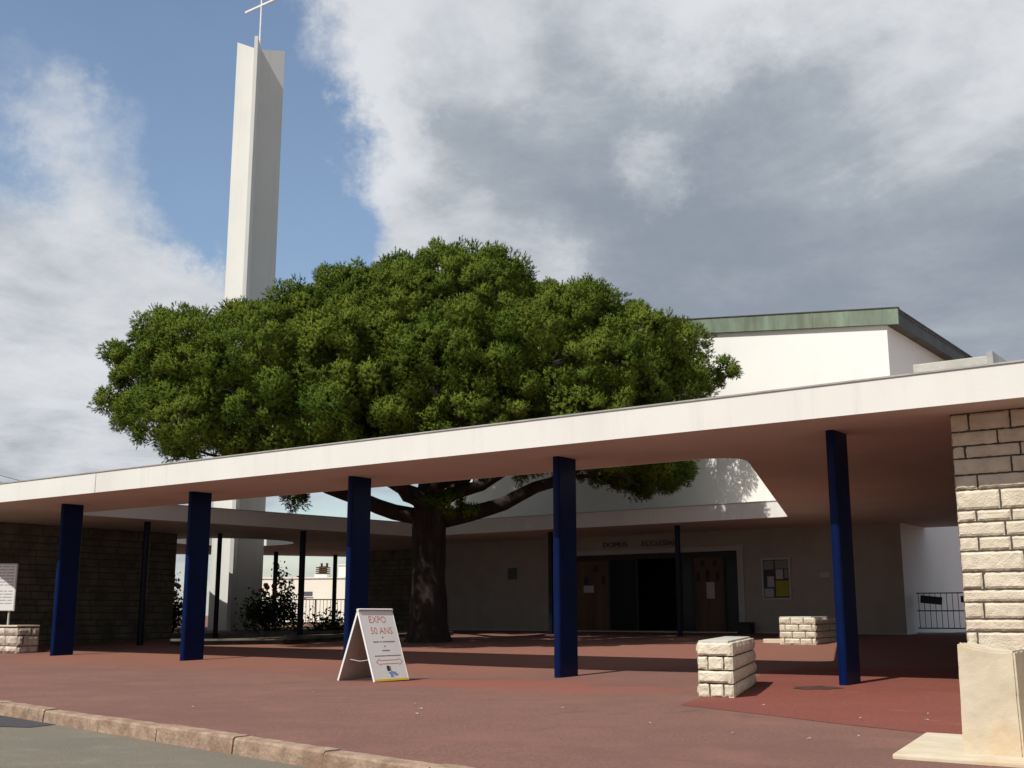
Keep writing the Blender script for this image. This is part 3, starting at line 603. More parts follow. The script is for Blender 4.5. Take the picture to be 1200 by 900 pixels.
# bollards at the right corner
def bollard(label, cx, cy, ang, w_, d_, h, seed, m_):
    t = MB(); nx, ny, nz = 14, 10, 26; rr = random.Random(seed)
    ca, sa = math.cos(ang), math.sin(ang)
    def P(u, v, z_):   # u across, v depth in -1..1, z in 0..1
        top = h * (1 - .035 * (1 + u) + .05 * (abs(u) ** 2.2 - .4) * .6) + .012 * noise.noise(Vector((u * 2 + seed, v * 2, 1)))
        z = z_ * top; tp = 1 - .05 * z_
        r = .96; k = (abs(u) ** 14 + abs(v) ** 14) ** (1 / 14.) if max(abs(u), abs(v)) > .01 else 1
        x = u * w_ / 2 * tp; y = v * d_ / 2 * tp
        q = .006 * noise.fractal(Vector((x * 9 + seed, y * 9, z * 9)), 1., 2., 4)
        return (cx + (x * (1 + q * 3)) * ca - (y * (1 + q * 3)) * sa, cy + x * (1 + q * 3) * sa + y * (1 + q * 3) * ca, z + .02)
    side = [(-1 + 2 * i / nx, -1) for i in range(nx)] + [(1, -1 + 2 * i / ny) for i in range(ny)] + [(1 - 2 * i / nx, 1) for i in range(nx)] + [(-1, 1 - 2 * i / ny) for i in range(ny)]
    vs = [P(u, v, k / nz) for k in range(nz + 1) for u, v in side]; n = len(side)
    t.add(vs, [(k * n + i, k * n + (i + 1) % n, (k + 1) * n + (i + 1) % n, (k + 1) * n + i) for k in range(nz) for i in range(n)])
    g_ = [P(-1 + 2 * i / nx, -1 + 2 * j / ny, 1) for j in range(ny + 1) for i in range(nx + 1)]
    t.add(g_, [(j * (nx + 1) + i, j * (nx + 1) + i + 1, (j + 1) * (nx + 1) + i + 1, (j + 1) * (nx + 1) + i) for j in range(ny) for i in range(nx)])
    o = t.build('concrete_bollard', m_); bm = bmesh.new(); bm.from_mesh(o.data); bmesh.ops.remove_doubles(bm, verts=bm.verts, dist=.0008)
    ed = [e for e in bm.edges if len(e.link_faces) == 2 and e.calc_face_angle(0) > .9]; bmesh.ops.bevel(bm, geom=ed, offset=.012, segments=2, affect='EDGES'); bm.to_mesh(o.data); bm.free()
    return tag(settle(o, (cx, cy, .02)), label, 'bollard')
bollard('squat pale concrete block post with worn hollow top in the right foreground', -1.745, 7.03, R(4), .315, .36, .595, 3, M['concrete'])
bollard('pale concrete block post just behind and right of the foreground post', -1.30, 7.42, R(4), .33, .36, .60, 8, M['concrete'])

# ------------------------------------------------------------------ stone pine
PUFFS = [(-11.84,19.58,5.81,0.94),(-21.73,23.33,7.48,1.05),(-14.86,16.92,6.94,0.81),(-19.28,24.58,6.64,1.09),(-24.6,20.41,6.1,0.94),(-11.56,22.06,5.61,0.87),(-18.91,23,9.43,1.2),(-15.6,15.45,5.86,0.91),(-18.26,25.28,7.96,1.04),(-13.32,16.99,4.42,0.96),(-16.91,17.13,7.58,0.82),(-18.49,14.53,4.63,0.81),(-14.62,19.1,7.72,1.06),(-14.32,25.74,4.93,0.86),(-17.44,15.03,5.79,1.1),(-12.73,17.99,6.16,0.83),(-12.1,18.97,4.37,1),(-20.02,24.08,8.29,1.05),(-14.55,26.18,7.22,0.88),(-16.3,24.91,8.55,0.88),(-15.6,16.97,4.29,1.12),(-22.49,21.06,5.29,1.02),(-16.86,15.58,4.31,0.91),(-23.85,20.86,7.71,1.22),(-16.65,26.01,6.86,1.1),(-24.03,18.46,7.62,1.18),(-22.22,21.77,8.77,1.07),(-19.39,15.05,6.48,0.83),(-21.35,20.06,4.5,0.8),(-12.95,19.4,6.9,0.86),(-21.78,23.03,5.93,0.91),(-19.42,22.24,4.84,0.82),(-20.63,15.08,5.04,0.91),(-13.78,16.29,5.63,0.83),(-11.82,20.89,4.72,0.85),(-18.07,25.54,5.7,0.96),(-13.95,25.72,6.21,0.58),(-25.02,18.05,5.97,0.85),(-23.13,21.88,6.5,0.59),(-17.12,23.53,8.98,0.77),(-19.51,23.35,5.43,0.57),(-17.96,16.59,4.13,0.69),(-14.31,18.42,4.03,0.71),(-16.51,25.76,5.21,0.83),(-11.67,20.77,6.61,0.7),(-16.41,18.36,8.25,0.59),(-11.84,21.92,3.79,0.58),(-16.15,16.45,6.82,0.56),(-13,25.36,6.77,0.6),(-15.32,15.19,4.59,0.65),(-17.89,23.44,4.73,0.55),(-20.84,21.38,9.4,0.56),(-15.53,17.74,7.71,0.55),(-21.72,20.15,8.65,0.62),(-21.12,15.51,6.86,0.61),(-15.06,26,5.96,0.69),(-20.79,22.72,8.97,0.76),(-20.2,23.34,6.74,0.56),(-13.6,24.91,4.09,0.55),(-18.16,16.81,7.38,0.6),(-25.43,19.15,6.88,0.64),(-20.53,23.53,5.45,0.55),(-14.04,17.96,6.62,0.64),(-13.29,25.24,7.7,0.56),(-11.68,22.49,6.71,0.58),(-13.12,20.74,7.46,0.65),(-18.66,24.25,5.23,0.67),(-18.04,15.83,6.82,0.58),(-15.52,26.15,8.16,0.59),(-18.72,24.67,9.06,0.56),(-19.48,16.35,7.22,0.55),(-22.95,19.58,8.4,0.56),(-24.07,19.02,5.19,0.66),(-20.73,21.85,4.95,0.63),(-13.97,17.65,5.5,0.53),(-19.27,15.54,4.4,0.57),(-12.26,18.16,5.24,0.41),(-16.33,18.28,4.08,0.58),(-21.03,21.97,5.79,0.5),(-22.53,21.08,6.68,0.56),(-18.9,15.17,5.45,0.51),(-15.01,17.13,5.52,0.38),(-20.88,21.65,8.66,0.46),(-12.5,17.51,5.04,0.4),(-19.47,21.13,9.43,0.46),(-19.91,22.91,7.37,0.4),(-22.37,22.11,7.21,0.51),(-20.82,22.54,6.6,0.58),(-16.01,16.45,5.6,0.38),(-23.19,22.16,8.02,0.4),(-13.24,18.45,5,0.48),(-24.11,19.85,6.85,0.36),(-18.18,23.66,8.58,0.36),(-20.93,14.88,6.09,0.38),(-24.63,19.75,8.18,0.39),(-17.49,24.46,5.42,0.49),(-14.7,15.75,5.17,0.42),(-24.23,19.21,6.14,0.5),(-16.35,14.69,5.04,0.45),(-21.51,22,6.81,0.4),(-14.96,25.35,8.39,0.42),(-17.88,25.16,6.87,0.4),(-19.64,14.33,5,0.4),(-25.28,19.59,7.59,0.38),(-16.13,19.18,8.67,0.49),(-22.08,21.4,7.41,0.37),(-16.82,16.75,3.83,0.41),(-11.42,20.73,5.77,0.46),(-17,14.48,4.67,0.41),(-14.09,17.99,7.54,0.37),(-14.01,19.55,4.04,0.6),(-13.34,25.11,4.77,0.41),(-19.14,23.26,7.46,0.52),(-18.35,15.5,4.1,0.36),(-15.11,19.53,3.92,0.4),(-21.99,15.12,6.49,0.45),(-18.74,14.42,5.82,0.38),(-17.02,16.08,6.53,0.4),(-18.9,16.5,4.13,0.36),(-21.23,21.85,7.57,0.39),(-19.97,14.69,5.79,0.39),(-23.5,17.97,4.97,0.52),(-13.62,17.05,6.57,0.45),(-17.14,24.62,7.11,0.57),(-14.19,24.73,8.25,0.41),(-17.27,24.34,8.44,0.4),(-14.39,15.91,4.51,0.48),(-16.66,16.05,5.28,0.49),(-20.87,22.84,5.13,0.43),(-11.62,21.09,3.8,0.39),(-11.62,20.13,4.02,0.39),(-21.89,21.64,4.52,0.39),(-15.36,25.57,6.87,0.38),(-15.31,26.16,4.42,0.43),(-12.73,17.1,5.53,0.42),(-20.4,23.74,9.49,0.45),(-14.09,25.55,8.02,0.41),(-17,24.35,4.84,0.41),(-15.88,25.18,5.99,0.6),(-15,16.7,6,0.4),(-11.81,22.18,4.69,0.39),(-17.4,22.55,9.63,0.48),(-24.5,17.23,6.73,0.55),(-14.26,17.27,6.05,0.39),(-17.61,25.03,8.98,0.26),(-15.81,19.26,3.79,0.24),(-15.96,17.13,7.58,0.38),(-18.63,25.42,6.6,0.26),(-15.12,15.57,4.05,0.28),(-17.56,16.44,7.36,0.24),(-11.32,20.37,5.3,0.37),(-12.28,21.53,7.32,0.33),(-18.34,14.68,6.25,0.27),(-16.54,14.7,4.57,0.25),(-15.46,18.69,8.45,0.3),(-21.58,22.07,4.94,0.36),(-13.39,25.49,4.28,0.24),(-13.52,18.9,3.86,0.27),(-14.34,16.42,6.39,0.23),(-14.36,25.15,3.9,0.34),(-13.48,17.16,5.45,0.26),(-18.75,15.97,7.13,0.23),(-15.57,16.17,6.59,0.31),(-17.13,16.43,3.56,0.28),(-15.3,18.71,3.83,0.36),(-13.61,18.53,7.05,0.36),(-11.95,18.4,5.82,0.26),(-25.17,17.57,7.21,0.36),(-16.56,16.27,3.57,0.28),(-13.65,26.08,6.82,0.32),(-24.34,20.04,8.45,0.26),(-18.2,25.42,6.59,0.26),(-15.02,16,4.75,0.24),(-14.48,19.92,8.38,0.23),(-17.64,15.13,4.18,0.24),(-14.9,16.2,5.74,0.28),(-19.68,24.17,9.28,0.25),(-14.12,17.35,3.97,0.26),(-14.48,16.62,4.37,0.22),(-12.82,18.12,4.08,0.3),(-17.87,17.47,8.2,0.3),(-13.86,20.38,7.79,0.36),(-19.99,14.45,6.24,0.27),(-15.01,15.17,5.2,0.3),(-13.91,17.77,4.1,0.26),(-20.57,23.72,7.35,0.29),(-18.52,17.16,3.72,0.27),(-14.52,16.11,6.02,0.22),(-14.18,16.28,4.94,0.3),(-23.84,21.37,6.55,0.34),(-21.14,23.64,6.82,0.23),(-14.7,16.07,6.39,0.29),(-21.38,14.66,6.32,0.24),(-14.44,17.45,7.4,0.27),(-11.7,22.96,5.34,0.23),(-16.02,15,4.67,0.27),(-24.83,20.35,7.31,0.23),(-18.01,14.43,5.22,0.25),(-19.85,15.16,4.34,0.23),(-19.38,14.44,5.76,0.35),(-20.23,15.14,6.96,0.32),(-19.08,14.25,5.18,0.3),(-21.7,23,9.04,0.34),(-11.74,18.5,5.31,0.25),(-15.07,24.26,8.77,0.23),(-20.17,24.36,5.85,0.28),(-18.25,25.87,6.72,0.3),(-12.2,18.66,5.47,0.28),(-18.34,24.16,9.27,0.28),(-13.62,19.86,7.53,0.27),(-17.16,24.92,9.04,0.3),(-17.59,25.01,5,0.37),(-22.34,22.64,7.92,0.27),(-12.41,17.82,4.18,0.34),(-17.5,24.4,9.17,0.26),(-23.17,21.47,5.94,0.36),(-14.95,17.5,7.62,0.23),(-21.85,15.14,5.91,0.27),(-17.2,16.22,7.06,0.35),(-21.8,22.86,8.42,0.38),(-15.71,18.37,3.78,0.25),(-19.43,24.86,8.75,0.23),(-21.94,14.92,5.42,0.36),(-20.23,23.05,9.74,0.26),(-18.73,15.84,4.07,0.27),(-18.01,22.1,9.96,0.28),(-25.2,19.13,6.12,0.35),(-12.52,18.76,6.56,0.23),(-11.78,21.55,7.08,0.26),(-20.49,24.08,6.37,0.37),(-22.68,22.42,6.28,0.23),(-15.69,15.82,4.13,0.29),(-12.99,17.68,5.14,0.23),(-15.24,25.47,4.16,0.24),(-18.34,23.9,9.81,0.24),(-11.25,21.35,6.12,0.31),(-14.74,18.01,7.94,0.28),(-17.12,25.82,8.17,0.29),(-14.31,16.64,4.05,0.25),(-14.43,17.11,4.28,0.29),(-14.81,19.65,8.64,0.27),(-22.3,19.66,4.7,0.36),(-13.04,19.08,3.8,0.23),(-16.45,15.74,6.46,0.35),(-12.44,17.27,4.57,0.23),(-13.01,24.97,5.39,0.32),(-11.39,19.48,5.1,0.23),(-22.73,22.69,7.01,0.28),(-22.74,22.33,5.84,0.29),(-25.47,19.55,6.37,0.23),(-13.7,17.81,7.14,0.24),(-20.1,15.33,4.15,0.24),(-17.88,23.73,9.54,0.37),(-23.6,20.74,5.35,0.3),(-20.41,19.16,5.09,0.68),(-16.48,18.98,7.5,0.77),(-18.18,22.54,8.86,0.79),(-16.28,25.35,6.54,0.64),(-13.76,21.13,5.93,0.62),(-16.9,24.13,6.95,0.6),(-14.49,23.42,5.34,0.68),(-21.06,20.35,7.16,0.8),(-16.12,22.93,6.22,0.64),(-18.45,20.09,7.6,0.95),(-18.26,24.65,6.51,0.99),(-17.92,22.48,7.27,0.66),(-17.96,17.61,6.04,0.97),(-16.88,21.18,6.08,0.63),(-13.53,17.78,5.01,0.91),(-14.56,23.13,6.8,0.65),(-21.96,18.79,6.78,0.62),(-23.21,21.8,7.19,0.88),(-15.29,16.5,6.08,0.83),(-14.9,17.12,5.09,0.99),(-16.82,15.76,5.31,0.76),(-13.73,19.8,5.01,0.72),(-14.78,23.76,6.14,0.61),(-19.42,22.91,8.1,0.7),(-14.64,23.43,7.57,0.63),(-19.86,22.58,5.86,0.94),(-16.94,24.92,5.56,0.61),(-20.56,19.77,7.99,0.67),(-15.09,25.02,5.46,0.6),(-16.84,18.68,4.86,0.84),(-15.61,19.8,7.36,0.65),(-15.47,25.9,7.55,0.82),(-22.43,22.02,8.13,0.93),(-14.3,24.82,6.46,0.62),(-18.85,24.67,7.67,0.79),(-20.03,23.96,7.96,0.78),(-16.86,22.26,7.35,0.65),(-15.38,20.45,5.84,0.69),(-12.38,21.48,5.32,0.79),(-23.22,18.28,6.63,0.94),(-19.65,20.54,7.72,0.72),(-22.61,20.86,6.68,0.68),(-16.16,22.29,5.37,0.81),(-19.76,16.68,5.33,0.8),(-21,16.33,6.4,0.68),(-22.1,25.62,5.53,0.73),(-21.81,24.67,7.67,0.83),(-21.76,22.95,8.56,0.7),(-22.07,22.64,6.03,0.84),(-22,21.11,7.24,0.61),(-21.68,20.26,8.57,0.65),(-22.24,21.72,4.9,0.7),(-21.06,25.64,6.29,0.68),(-21.1,24.32,7.37,0.62),(-20.83,22.99,8.36,0.79),(-20.56,22.2,5.93,0.66),(-21.3,21.27,7.63,0.82),(-20.76,20.5,7.96,0.81),(-21.3,22,5.48,0.61),(-20.02,25.22,5.7,0.74),(-19.73,24.25,7.14,0.69),(-19.49,23.49,8.14,0.78),(-20.01,24.61,5.09,0.8),(-20.1,22.57,6.16,0.8),(-19.53,21.1,7.55,0.62),(-20.11,20.02,8.15,0.64),(-19.86,21.64,5.02,0.72),(-18.96,25.28,5.91,0.79),(-18.89,24.36,7.5,0.64),(-18.38,22.93,8.07,0.85),(-18.77,24.65,5.23,0.71),(-19.02,22.18,6.18,0.69),(-18.52,21.2,7.31,0.74),(-18.46,20.05,8.48,0.8),(-18.57,21.76,5.15,0.73),(-17.47,25.51,5.67,0.75),(-17.72,24.4,7.54,0.62),(-17.41,23.18,7.95,0.85),(-17.64,22.47,6.34,0.72),(-17.29,21.12,7.52,0.78),(-17.29,20.31,8.02,0.77),(-17.65,21.97,5.55,0.72),(-16.5,25.57,6.13,0.84),(-16.66,24.66,7.22,0.62),(-16.11,23.1,8.31,0.78),(-16.41,24.98,4.87,0.7),(-16.16,22.28,6.35,0.7),(-16.66,21.11,7.29,0.7),(-16.23,20.08,7.82,0.67),(-16.42,21.64,5.39,0.75),(-15.18,25.22,6.13,0.63),(-15.74,24.41,7.14,0.71),(-15.56,23.26,8.18,0.65),(-15.12,24.91,5.07,0.65),(-15.72,22.57,6.3,0.84),(-15.39,21.37,7.6,0.69),(-15.11,20.59,8.05,0.71),(-15.03,21.58,5.25,0.76),(-14,25.36,5.88,0.65),(-14.36,24.6,6.96,0.61),(-14.46,25.04,4.58,0.62),(-14.42,22.56,5.97,0.71),(-14.63,20.98,7.79,0.72),(-14.68,21.6,5.56,0.83),(-13.5,24.42,6.9,0.66),(-13.5,24.88,4.61,0.68),(-12.86,22.32,6.15,0.63),(-13.18,21.11,7.39,0.81),(-13.37,21.55,5.55,0.61),(-12.13,22.57,6.49,0.65),(-12.41,21.72,5.37,0.67),(-11.14,23.44,6.35,0.3),(-10.86,23.28,6.12,0.2),(-11.32,23.43,6.07,0.28),(-15.32,18.78,3.08,0.34),(-15.74,18.72,3.18,0.25),(-14.87,18.86,2.91,0.24),(-18.95,17.74,3.31,0.34),(-13.97,23.85,4,0.5),(-13.24,24.01,4.05,0.5),(-14.29,23,4.11,0.4),(-12.84,24.55,4.16,0.36),(-13.49,23.83,3.72,0.34)]
tree = thing('umbrella_pine', 'broad dark green umbrella pine growing up through the open court', 'tree', (-17.2, 20.3, .15))
CC = Vector((-17.0, 20.2, 5.2))
tk = MB(); rr = random.Random(9)
path = [(-17.17, 20.3, .05), (-17.17, 20.3, .25), (-17.16, 20.29, .6), (-17.15, 20.28, 1.3), (-17.13, 20.26, 2.1), (-17.12, 20.22, 2.7), (-17.10, 20.2, 3.3), (-17.0, 20.25, 4.2), (-17.05, 20.3, 5.2), (-16.9, 20.2, 6.4)]
rad = [.66, .52, .43, .39, .37, .38, .36, .25, .19, .10]
K = 20; b0 = []
P_ = []; R_ = []
for i in range(len(path) - 1):
    for j in range(4):
        f = j / 4; P_.append(Vector(path[i]).lerp(Vector(path[i + 1]), f)); R_.append(rad[i] * (1 - f) + rad[i + 1] * f)
vs = []
for p, r in zip(P_, R_):
    for j in range(K):
        a = 2 * math.pi * j / K; rdg = 1 + .11 * noise.fractal(Vector((math.cos(a) * 3, math.sin(a) * 3, p.z * 1.1)), 1., 2., 4) + (.14 * max(0, .5 - p.z) * math.cos(5 * a + 1))
        vs.append((p.x + math.cos(a) * r * rdg, p.y + math.sin(a) * r * rdg, p.z))
tk.add(vs, [(i * K + j, i * K + (j + 1) % K, (i + 1) * K + (j + 1) % K, (i + 1) * K + j) for i in range(len(P_) - 1) for j in range(K)])
trunk = tk.build('trunk', M['bark'], tree, smooth=True)
def bez(a, b, c, d, n=9): 
    return [a * (1 - t) ** 3 + b * 3 * t * (1 - t) ** 2 + c * 3 * t * t * (1 - t) + d * t ** 3 for t in [i / n for i in range(n + 1)]]
limb_pts = []
LIMBS = [((-17.15, 20.2, 2.95), (-20.6, 17.6, 4.9), .165), ((-17.0, 20.4, 2.9), (-13.3, 22.6, 4.9), .165), ((-17.1, 20.2, 3.2), (-16.2, 16.8, 5.2), .17), ((-17.1, 20.3, 3.3), (-18.0, 23.6, 5.4), .16),
         ((-17.0, 20.3, 3.7), (-13.4, 19.6, 6.0), .15), ((-17.1, 20.3, 3.9), (-20.4, 20.4, 6.2), .14), ((-17.0, 20.3, 4.3), (-15.0, 18.2, 7.4), .13), ((-17.0, 20.3, 4.6), (-18.4, 21.6, 7.7), .12),
         ((-17.1, 20.2, 3.4), (-19.0, 16.9, 6.2), .13), ((-17.0, 20.4, 3.4), (-14.6, 23.2, 6.4), .13)]
for a, d, r in LIMBS:
    a, d = Vector(a), Vector(d); h = (d - a); b = a + Vector((h.x * .35, h.y * .35, h.z * .12)); c = a + Vector((h.x * .72, h.y * .72, h.z * .45))
    pts = bez(a, b, c, d, 12)
    pts = [p + Vector((noise.noise(p * 1.3), noise.noise(p * 1.3 + Vector((7, 0, 0))), noise.noise(p * 1.3 + Vector((0, 9, 0))))) * .12 * min(1, i / 3) for i, p in enumerate(pts)]
    mb = MB(); mb.tube(pts, [r * 1.25 * (1 - .62 * i / 12) for i in range(13)], 10); mb.build('limb', M['bark'], tree, smooth=True)
    limb_pts += [(p, r * (1 - .6 * i / 12)) for i, p in enumerate(pts) if i >= 3]
br = MB()
for (x, y, z, r) in PUFFS:
    t = Vector((x, y, z)); cand = sorted(limb_pts, key=lambda q: (q[0] - t).length + .6 * max(0, q[0].z - t.z))[0]; a = cand[0]; d = t - (t - a).normalized() * r * .25; h = d - a
    b = a + h * .35 + Vector((0, 0, -.10 * h.length)); c = a + h * .75 + Vector((rr.uniform(-.15, .15), rr.uniform(-.15, .15), -.08 * h.length))
    pts = bez(a, b, c, d, 6); br.tube(pts, [min(.055, cand[1] * .6) * (1 - .75 * i / 6) + .006 for i in range(7)], 6)
    for _ in range(5):
        q = t + Vector((rr.gauss(0, 1), rr.gauss(0, 1), rr.gauss(.3, 1))).normalized() * r * .75; br.tube([d, (d + q) / 2 + Vector((0, 0, -.05)), q], [.014, .010, .005], 4, cap=False)
br.build('branch', M['bark'], tree)['kind'] = 'stuff'
# needles: every puff carries many small brushes of short blades on its upper and outer side
VN = []; NN = []
for (x, y, z, r) in PUFFS:
    c = np.array([x, y, z]); out = c - np.array([CC.x, CC.y, CC.z - 1.5]); out = out / np.linalg.norm(out)
    def fib(k, jit):
        i_ = np.arange(k) + .5; ph = np.arccos(1 - 2 * i_ / k); tt = math.pi * (1 + 5 ** .5) * i_ + rng.uniform(0, 6)
        q = np.stack([np.cos(tt) * np.sin(ph), np.sin(tt) * np.sin(ph), np.cos(ph)], 1) + rng.normal(size=(k, 3)) * jit; return q / np.linalg.norm(q, axis=1)[:, None]
    an = rng.uniform(.78, 1.28, 3); an[2] *= .88; holes = rng.normal(size=(3, 3)); holes /= np.linalg.norm(holes, axis=1)[:, None]
    # shoots: little rounded cushions crowded over the puff, each covered with brushes
    sd_ = fib(max(10, int(4 * math.pi * r * r / .082)), .16)
    sd_ = sd_[rng.random(len(sd_)) < np.clip(.80 + .8 * (sd_ @ (out * .5 + np.array([0, 0, .5]))), .10, 1)]
    sd_ = sd_[(sd_ @ holes.T).max(1) < .93]
    sr = rng.uniform(.10, .25, len(sd_)) * min(1, .5 + r); sc = c + sd_ * ((r - .13) * rng.uniform(.68, 1.12, len(sd_)))[:, None] * an
    kT = 34; d = np.concatenate([fib(kT, .12) for _ in range(len(sd_))]); pd = np.repeat(sd_, kT, 0); rS = np.repeat(sr, kT); cS = np.repeat(sc, kT, 0)
    ok = (d * (pd * .6 + np.array([0, 0, .4]))).sum(1) > -.22; d, pd, rS, cS = d[ok], pd[ok], rS[ok], cS[ok]; n_ = len(d)
    base = cS + d * (rS * (1 - .4 * rng.random(n_) ** 2))[:, None]
    ax = d * .7 + pd * .25 + np.array([0, 0, .22]) + rng.normal(size=(n_, 3)) * .2; ax /= np.linalg.norm(ax, axis=1)[:, None]
    d = d * .62 + pd * .42; d /= np.linalg.norm(d, axis=1)[:, None]
    nb_ = 15
    A = np.repeat(ax, nb_, 0); B = np.repeat(base, nb_, 0); Dn = np.repeat(d, nb_, 0); m_ = len(A)
    dirn = A * .42 + rng.normal(size=(m_, 3)) * .55; dirn /= np.linalg.norm(dirn, axis=1)[:, None]
    nrm = Dn * .95 + A * .15 + dirn * .22 + rng.normal(size=(m_, 3)) * .12; nrm /= np.linalg.norm(nrm, axis=1)[:, None]
    side = np.cross(nrm, dirn); side /= np.linalg.norm(side, axis=1)[:, None] + 1e-6
    ln = rng.uniform(.04, .075, m_)[:, None]; wd = rng.uniform(.007, .011, m_)[:, None]
    B = B + A * rng.uniform(-.06, .03, m_)[:, None]
    tri = np.stack([B - side * wd, B + dirn * ln, B + side * wd], 1); gn = np.cross(tri[:, 1] - tri[:, 0], tri[:, 2] - tri[:, 0]); fl = (gn * nrm).sum(1) < 0
    tri[fl] = tri[fl][:, ::-1]
    VN.append(tri.reshape(-1, 3)); NN.append(np.repeat(nrm, 3, 0))
VN = np.concatenate(VN).astype(np.float32); NN = np.concatenate(NN).astype(np.float32); nv = len(VN); nf = nv // 3
me = bpy.data.meshes.new('crown'); me.vertices.add(nv); me.vertices.foreach_set('co', VN.ravel()); me.loops.add(nv); me.loops.foreach_set('vertex_index', np.arange(nv, dtype=np.int32))
me.polygons.add(nf); me.polygons.foreach_set('loop_start', np.arange(0, nv, 3, dtype=np.int32)); me.polygons.foreach_set('loop_total', np.full(nf, 3, dtype=np.int32)); me.update(); me.polygons.foreach_set('use_smooth', np.ones(nf, dtype=bool)); me.normals_split_custom_set_from_vertices(NN); me.materials.append(M['needles'])
crown = bpy.data.objects.new('crown', me); COL.objects.link(crown); sub(crown, tree)

# ------------------------------------------------------------------ rose bushes in the bed round the tower
def rose_bush(label, cx, cy, gz, w_, d_, h, n_leaf, shoots, flowers, seed):
    t = thing('rose_bush', label, 'bush', (cx, cy, gz), 'rose bushes in front of the tower'); g = np.random.default_rng(seed)
    mb = MB(); tips = []
    for k in range(26):
        a = g.uniform(0, 2 * math.pi); q = g.uniform(.1, 1) ** .6; p1 = Vector((cx + math.cos(a) * w_ * .5 * q, cy + math.sin(a) * d_ * .5 * q, gz + h * g.uniform(.5, .85) * (1 - .35 * q)))
        p0 = Vector((cx + math.cos(a) * .12, cy + math.sin(a) * .12, gz - .02)); mb.tube([p0, p0.lerp(p1, .5) + Vector((0, 0, .12)), p1], [.012, .009, .005], 5); tips.append(p1)
    for (dx, dy, hh, lean_) in shoots:
        p0 = Vector((cx + dx * .7, cy + dy, gz)); p1 = Vector((cx + dx, cy + dy, gz + hh * .6)); p2 = Vector((cx + dx + lean_, cy + dy, gz + hh)); mb.tube([p0, p1, p2], [.014, .011, .005], 5)
    mb.build('stem', M['bark'], t)
    C_ = []
    for _ in range(n_leaf):
        tp = tips[g.integers(len(tips))]; C_.append(np.array(tp) + g.normal(size=3) * np.array([.17, .17, .20]) - np.array([0, 0, g.uniform(0, .35)]))
    for (dx, dy, hh, lean_) in shoots:
        for _ in range(110):
            f = g.uniform(.35, 1); C_.append(np.array([cx + dx + lean_ * max(0, (f - .6) / .4), cy + dy, gz + hh * f]) + g.normal(size=3) * .10)
    C_ = np.array(C_); C_ = C_[C_[:, 2] > gz + .03]; n_ = len(C_)
    d1 = g.normal(size=(n_, 3)); d1 /= np.linalg.norm(d1, axis=1)[:, None]; d2 = np.cross(d1, g.normal(size=(n_, 3))); d2 /= np.linalg.norm(d2, axis=1)[:, None]; l = g.uniform(.035, .065, n_)[:, None]
    mb = MB()
    V4 = np.stack([C_ - d1 * l, C_ + d2 * l * .62, C_ + d1 * l * 1.1, C_ - d2 * l * .62], 1).reshape(-1, 3)
    mb.add([tuple(p) for p in V4], [(4 * i, 4 * i + 1, 4 * i + 2, 4 * i + 3) for i in range(n_)]); mb.build('foliage', M['leaves'], t)
    for (dx, dy, dz) in flowers:
        mb = MB(); c = np.array([cx + dx, cy + dy, gz + dz])
        for k in range(16):
            dd = g.normal(size=3); dd /= np.linalg.norm(dd); s1 = np.cross(dd, g.normal(size=3)); s1 /= np.linalg.norm(s1); p = c + dd * .045
            s2 = np.cross(dd, s1); mb.add([tuple(p - s1 * .06), tuple(p - s2 * .055 + dd * .01), tuple(p + s1 * .06), tuple(p + s2 * .055 + dd * .02)], [(0, 1, 2, 3)])
        mb.build('flower', M['petal'], t)
    return t
rose_bush('dark rose bush with orange and pink blooms and one tall shoot right of the tower', -24.9, 22.6, .28, 1.9, 1.4, 1.35, 2300, [(.15, .2, 1.95, -.25), (.42, .1, 1.75, -.2), (.3, .3, 1.5, .1)],
          [(-.5, .2, 1.32), (-.38, .15, 1.25), (-.28, .3, 1.30), (-.1, .2, 1.12), (-.6, .1, 1.18), (.05, .1, 1.05), (-.2, -.1, 1.08)], 5)
rose_bush('dark rose bush with red pink blooms left of the tower', -26.45, 20.3, .25, 1.25, 1.0, 1.25, 1500, [(-.05, .1, 1.6, .1)], [(.02, .1, 1.34), (.15, .15, 1.28), (.2, 0, 1.1), (-.1, .1, 1.22)], 6)
rose_bush('low dark leafy bush at the right end of the flower bed', -23.6, 23.5, .28, 1.2, .9, .55, 900, [], [], 7)

# ------------------------------------------------------------------ beyond the canopy
rl = thing('railing', 'thin dark metal railing at the terrace edge behind the flower bed', 'railing', (-31, 31.2, .4))
A0 = Vector((-33.2, 29.6, 0)); A1 = Vector((-28.2, 33.2, 0)); Lr = (A1 - A0).length; dr = (A1 - A0).normalized()
for z in (.46, 1.32): mb = MB(); mb.tube([tuple(A0 + Vector((0, 0, z))), tuple(A1 + Vector((0, 0, z)))], .02, 6); mb.build('rail', M['grey_metal'], rl)
mb = MB()
k = 0.
while k < Lr: p = A0 + dr * k; mb.tube([(p.x, p.y, .46), (p.x, p.y, 1.32)], .010, 5); k += .13
mb.build('baluster', M['grey_metal'], rl)['kind'] = 'stuff'
for k in (0, Lr * .33, Lr * .66, Lr): p = A0 + dr * k; mb = MB(); mb.tube([(p.x, p.y, .1), (p.x, p.y, 1.34)], .025, 6); mb.build('post', M['grey_metal'], rl)

